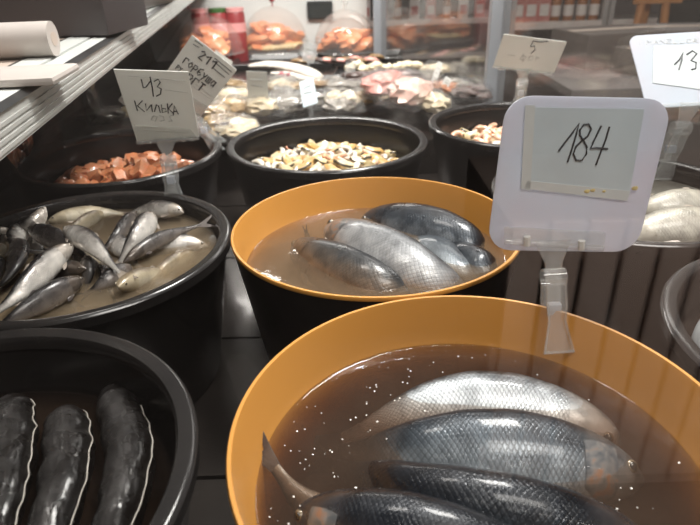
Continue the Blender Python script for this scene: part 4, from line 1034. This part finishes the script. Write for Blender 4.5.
for k in range(12):
    X = (k-5.5)/5.5*.092
    px_seed = k
    b0 = c1+Vector((X, -.075+abs(X)*.35, .014))
    slab([b0+Vector((-.022, -.012, -.004)), b0+Vector((0, 0, .012)), b0+Vector((.02, .03, .012))], .014, .6, 'yellow_flesh', 'yellow_fillet', 'yellow fillet strip at the front under the middle dome', 'fish piece', 'yellow strips under the middle dome')
steaks(c2+Vector((.01, 0, 0)), 42, .09, .01, .125, 'salmon_bright', 'orange salmon slice piled under the right dome', 'salmon_slice', 'orange slices under the right dome')
steaks(c3, 32, .09, .015, .105, 'salmon_bright', 'orange salmon slice piled under the left dome', 'salmon_slice', 'orange slices under the left dome')

# small white labels on the shelf
def card(tl, tr, bl, label, name='price_tag', mat='paper', lines=2, stand=True):
    t = thing(name, label, 'price tag', (tl+tr)/2*0+bl)
    pl = Plate(t, ((0, 0), (1, 0), (0, 1), (1, 1)), tl, tr, bl)
    pl.plate('card', mat, .002, .001)
    bm = B()
    for k in range(lines): tube(bm, [pl.p(.2, .3+.2*k, .0005), pl.p(.75, .3+.2*k+.05*(k % 2), .0005)], .0012, 6)
    obj('writing', bm, 'faint_ink', t)
    if stand:
        b = pl.p(.5, 1, 0); bm = B(); tube(bm, [b, b+Vector((0, .0, -.045))], .006, 8); obj('stand', bm, 'acrylic', t)
    return t
card(at(246, 71, 1.40), at(267, 72, 1.40), at(245, 98, 1.42), 'white upright label card standing left of the black tray')
card(at(299, 82, 1.45), at(313, 77, 1.45), at(311, 105, 1.36), 'grey label strip leaning to the right behind the seafood tub', mat='paper_cool')
card(at(346, 62, 1.75), at(356, 63, 1.75), at(346, 80, 1.76), 'small clear label card at the left end of the dark dried fish', mat='film_card')
card(at(216, 50, 1.62), at(233, 62, 1.62), at(211, 61, 1.62), 'small white card behind the slanted card, below the left dome')
card(at(438, 61, 1.62), at(443, 63, 1.62), at(435, 84, 1.60), 'narrow white card standing against the side glass')
card(at(446, 76, 1.55), at(452, 80, 1.55), at(444, 86, 1.54), 'tiny white card nearest the grey post')
card(at(305, 42, 1.95), at(318, 45, 1.95), at(308, 62, 1.95), 'clear card standing between the two right domes', mat='film_card')
card(at(118, 100, 1.15), at(128, 88, 1.15), at(114, 118, 1.15), 'white paper slip showing left of the sprat name card', stand=False)

# dark red jars behind the left dome, dark monitor at the end panel
for k, X in enumerate((204, 221, 238)):
    c = at(X, 42, 2.55); c.z = RIM-.10
    t = thing('packed_jar', ['dark red packaged jar leftmost behind the left dome', 'dark red packaged jar in the middle behind the left dome', 'dark red packaged jar rightmost behind the left dome'][k], 'jar', c)
    bm = B(); lathe(bm, [(0, 0), (.036, 0), (.038, .004), (.038, .18), (.034, .19), (0, .19)], 24); obj('jar_body', bm, 'red_pack', t)
    bm = B(); lathe(bm, [(.0385, .115), (.0392, .115), (.0392, .15), (.0385, .15)], 24, close=True); obj('band', bm, 'pink_band', t)
    bm = B(); lathe(bm, [(0, .19), (.036, .19), (.037, .205), (0, .207)], 24); obj('lid', bm, 'green' if k == 1 else 'pink_band', t)
t = thing('wall_display', 'small dark display on the pale end panel above the domes', 'display', at(320, 10, 2.655))
bm = B(); box(bm, (0, -.008, 0), (.105, .014, .07), bev=.003); obj('housing', bm, 'tray_black', t)
bm = B(); box(bm, (0, -.016, 0), (.09, .002, .056)); obj('screen', bm, 'screen', t)

# ------------------------------------------------------------------ things on the counter, upper left
def zc(y): return rz(y)+.0366
def ctop(px, py, h=0):
    z = .17
    for _ in range(6): p = on(px, py, z); z = zc(p.y)+h
    return on(px, py, z)
ca = math.atan(.114)
def cbox(px, py, L, Wd, H, rz_, mat, name, label, cat, lidmat=None, lid='lid'):
    c = ctop(px, py); t = thing(name, label, cat, c); t.rotation_euler = (0, 0, rz_)
    bm = B(); box(bm, (0, 0, H/2+.0005), (L, Wd, H), bev=.004); obj('box_body', bm, mat, t)
    if lidmat:
        bm = B(); box(bm, (0, 0, H+.004), (L*1.02, Wd*1.02, .007), bev=.002); obj(lid, bm, lidmat, t)
    return t
# white paper roll
t = thing('paper_roll', 'thick white paper roll lying on the counter at upper left', 'paper roll', ctop(58, 57))
bm = B(); d = Vector((-.2, -.02, 0)); tube(bm, [Vector((0, 0, .021)), d+Vector((0, 0, .021))], .020, 24); obj('roll', bm, 'tan_light', t)
bm = B(); tube(bm, [Vector((.001, 0, .021)), Vector((-.004, 0, .021))], .008, 14); obj('core', bm, 'tan', t)
cbox(-14, 82, .16, .09, .008, ca, 'tan_light', 'paper_stack', 'flat stack of white paper on the counter before the roll', 'paper')
cbox(52, 32, .26, .15, .10, -.1, 'dark_box', 'carton', 'dark carton on the counter behind the paper roll', 'box')
cbox(95, 24, .14, .12, .13, .1, 'dark_box', 'carton', 'dark carton with pale edge standing right of the other one', 'box', 'grey_box')
cbox(-6, 32, .2, .12, .05, 0, 'tan', 'carton', 'tan flat carton at the upper left corner', 'box')
t = thing('cardboard_tube', 'pale tube with a dark open end lying on the counter near the top edge', 'tube', ctop(126, 15))
bm = B(); lathe(bm, [(.011, -.0), (.026, 0), (.026, .3), (.011, .3)], 28, close=True)
for v in bm.verts: v.co = Vector((v.co.x, v.co.z, v.co.y+.0265))
obj('tube_wall', bm, 'grey_box', t)
bm = B(); lathe(bm, [(0, .01), (.0108, .01), (.0108, .29), (0, .29)], 20)
for v in bm.verts: v.co = Vector((v.co.x, v.co.z, v.co.y+.0265))
obj('core', bm, 'dark_box', t)  # dark plug stands in for the shade inside the open tube

# ------------------------------------------------------------------ the shop beyond the side glass
def rack(x, y, w, nlev, label, rz_=0, h=1.5, dep=.38):
    t = thing('store_rack', label, 'rack', (x, y, 0)); t.rotation_euler = (0, 0, rz_)
    for a in (-1, 1):
        for b in (0, 1):
            bm = B(); box(bm, (a*w/2, b*dep, h/2), (.03, .03, h)); obj('upright', bm, 'rack', t, False)
    bm = B(); box(bm, (0, dep+.01, h/2), (w, .015, h)); obj('back_panel', bm, 'rack_back', t, False)
    zs = []
    for k in range(nlev):
        z = .18+k*(h-.2)/(nlev-1)
        bm = B(); box(bm, (0, dep/2, z), (w, dep, .025)); s = obj('shelf', bm, 'rack', t, False)
        bm = B(); box(bm, (0, -.008, z), (w, .012, .045)); obj('price_strip', bm, 'pack_white', s, False)
        zs.append(z+.0128)
    return t, zs
r1, z1 = rack(1.37, 4.0, .58, 5, 'tall store rack with bottles straight behind the grey post', 0, 1.5)
r2, z2 = rack(2.25, 4.0, 1.1, 5, 'tall grey store rack to the right, mostly empty', 0, 1.5)
r3, z3 = rack(.62, 5.4, 1.3, 6, 'distant store rack left of the bottles', 0, 1.6)
def proto_bottle():
    bm = B(); lathe(bm, [(0, 0), (.030, 0), (.032, .005), (.032, .12), (.026, .15), (.012, .175), (.012, .20), (0, .20)], 18); o = obj('bottle', bm, 'bottle_amber')
    bm = B(); lathe(bm, [(.0125, .195), (.0145, .195), (.0145, .217), (0, .219)], 14); obj('cap', bm, 'bottle_cap', o)
    bm = B(); lathe(bm, [(.0323, .035), (.0328, .035), (.0328, .10), (.0323, .10)], 18, close=True); obj('bottle_label', bm, 'pack_white', o)
    return o
def proto_pack(mat):
    bm = B(); box(bm, (0, 0, .09), (.085, .05, .18), bev=.006)
    for v in bm.verts:
        if v.co.z > .12: v.co.y *= .5
    o = obj('food_packet', bm, mat)
    bm = B(); box(bm, (0, -.0265, .075), (.06, .002, .07)); obj('packet_label', bm, 'pack_white' if mat == 'pack_red' else 'pack_red', o, False)
    return o
pb, pk1, pk2 = proto_bottle(), proto_pack('pack_red'), proto_pack('pack_white')
used = set()
def put(p, loc, label, cat, grp):
    o = p if p.name not in used else copy_tree(p); used.add(p.name)
    o.location = loc; tag(o, label, cat, grp)
for lv in (1, 2, 3):
    for k in range(7):
        x = 1.37-.25+k*.083
        if lv == 2: 
            if k > 2: put(pb, (x, 4.07, z1[lv]), 'amber bottle with white label on the middle shelf of the bottle rack', 'bottle', 'amber bottles on the middle shelf')
            else: put(pk1, (x, 4.06, z1[lv]), 'red packet at the left end of the bottle shelf', 'packet', 'red packets beside the bottles')
        else:
            p = pk2 if (k+lv) % 3 == 0 else pk1
            put(p, (x, 4.06, z1[lv]), ('white' if p is pk2 else 'red')+' packet on the '+('shelf below' if lv == 1 else 'shelf above')+' the amber bottles', 'packet', ('white' if p is pk2 else 'red')+' packets '+('below' if lv == 1 else 'above')+' the bottles')
for lv in (2, 3, 4):
    for k in range(9):
        p = (pk1, pk2, pb)[(k*2+lv) % 3]
        nm = ('red packet', 'white packet', 'amber bottle')[(k*2+lv) % 3]
        put(p, (.62-.56+k*.14, 5.47, z3[lv]), nm+' on the distant rack left of the bottles', nm.split()[1], nm+'s on the distant rack')
# pale crate below the bottles, brown cartons beyond the glass
def crate(c, s, rz_, mat, label, cat='box', name='carton', lidm=None):
    t = thing(name, label, cat, c); t.rotation_euler = (0, 0, rz_)
    bm = B(); box(bm, (0, 0, s[2]/2), s, bev=.006); obj('box_body', bm, mat, t)
    bm = B(); box(bm, (0, 0, s[2]+.001), (s[0]*.98, .05, .002)); obj('tape_strip', bm, lidm or 'tan', t, False)
    return t
t = thing('shop_counter', 'long brown grey counter standing beyond the side glass', 'counter', (1.55, 2.6, 0))
bm = B(); box(bm, (0, 0, .40), (1.5, 1.1, .80)); obj('counter_body', bm, 'brown_box', t, False)
bm = B(); box(bm, (0, 0, .815), (1.56, 1.16, .03)); obj('counter_top', bm, 'grey_box', t, False)
ZB = .831
crate((1.08, 2.55, ZB), (.34, .28, .13), .2, 'brown_box', 'brown carton left of the grey one beyond the side glass')
crate((1.50, 2.75, ZB), (.36, .28, .11), -.1, 'grey_box', 'grey carton behind the small off white tag')
crate((1.18, 2.32, ZB), (.26, .18, .09), .4, 'brown_box', 'low brown carton nearest the side glass')
crate((1.62, 2.32, ZB), (.30, .22, .10), .1, 'grey_box', 'grey carton left of the pinkish price sign', lidm='brown_box')
crate((1.98, 2.62, ZB), (.3, .3, .16), -.2, 'dark_box', 'dark carton at the far end of the brown counter')
t = thing('food_bin', 'pale tray bin in front of the amber bottles', 'bin', (1.62, 3.05, ZB-.001)); t.rotation_euler = (0, 0, -.25)
bm = B(); box(bm, (0, 0, .03), (.36, .16, .06), bev=.01); obj('bin_body', bm, 'pack_white', t)
bm = B(); box(bm, (0, 0, .061), (.33, .13, .004)); obj('bin_contents', bm, 'brown_box', t)
# orange easel and dark screen
t = thing('wooden_easel', 'orange wooden easel frame leaning before the dark screen', 'easel', (1.70, 3.45, 0))
for a, b in (((-.10, 0, 0), (-.05, .04, 1.25)), ((.16, 0, 0), (.05, .04, 1.25)), ((.02, .25, 0), (0, .06, 1.2))):
    bm = B(); tube(bm, [a, b], .022, 8); obj('leg', bm, 'orange_wood', t)
bm = B(); box(bm, (.02, .02, 1.0), (.26, .02, .04)); obj('crossbar', bm, 'orange_wood', t, False)
t = thing('menu_screen', 'dark screen standing at the right edge behind the easel', 'screen', (2.05, 3.62, 0))
bm = B(); box(bm, (0, 0, .87), (.46, .03, .28), bev=.006); obj('screen_panel', bm, 'screen', t)
bm = B(); tube(bm, [(0, .03, .02), (0, .03, .75)], .03, 12); obj('stand', bm, 'dark_box', t)
bm = B(); lathe(bm, [(0, 0), (.2, 0), (.2, .015), (0, .02)], 24, (0, .03, 0)); obj('foot', bm, 'dark_box', t)

# ------------------------------------------------------------------ specks floating on the nearest brine
random.seed(3)
bm = B()
for k in range(170):
    a = random.random()*2*PI; r = .145*math.sqrt(random.random())
    if random.random() < .5: r = .145*random.uniform(.55, 1); a = random.uniform(PI*.35, PI*1.15)
    s = random.uniform(.0003, .0009)
    blob(bm, (r*math.cos(a), r*math.sin(a), 0), (s, s, s*.6), None, 1, 0)
o = obj('foam_specks', bm, 'foam'); o.location = V(TF[0], TF[1], -.0448); tag(o, 'tiny pale foam specks floating on the nearest brown brine', 'foam', None, 'stuff')

# ------------------------------------------------------------------ unseen slatted crate added behind the camera to mirror in the viewing glass
t = thing('reflection_crate', 'unseen pinkish crate with upright slats, added to mirror in the viewing glass', 'crate', (.85, -1.0, 0))
for k in range(13):
    bm = B(); box(bm, (-.48+k*.08, 0, .38), (.068, .02, .76), bev=.003); obj('slat', bm, 'slat_wood', t)
for z in (.08, .40, .70):
    bm = B(); box(bm, (0, -.022, z), (1.06, .02, .07)); obj('crossbar', bm, 'slat_wood', t, False)
bm = B(); box(bm, (0, -.30, .37), (1.0, .5, .72), bev=.01); obj('lining', bm, 'lining', t)
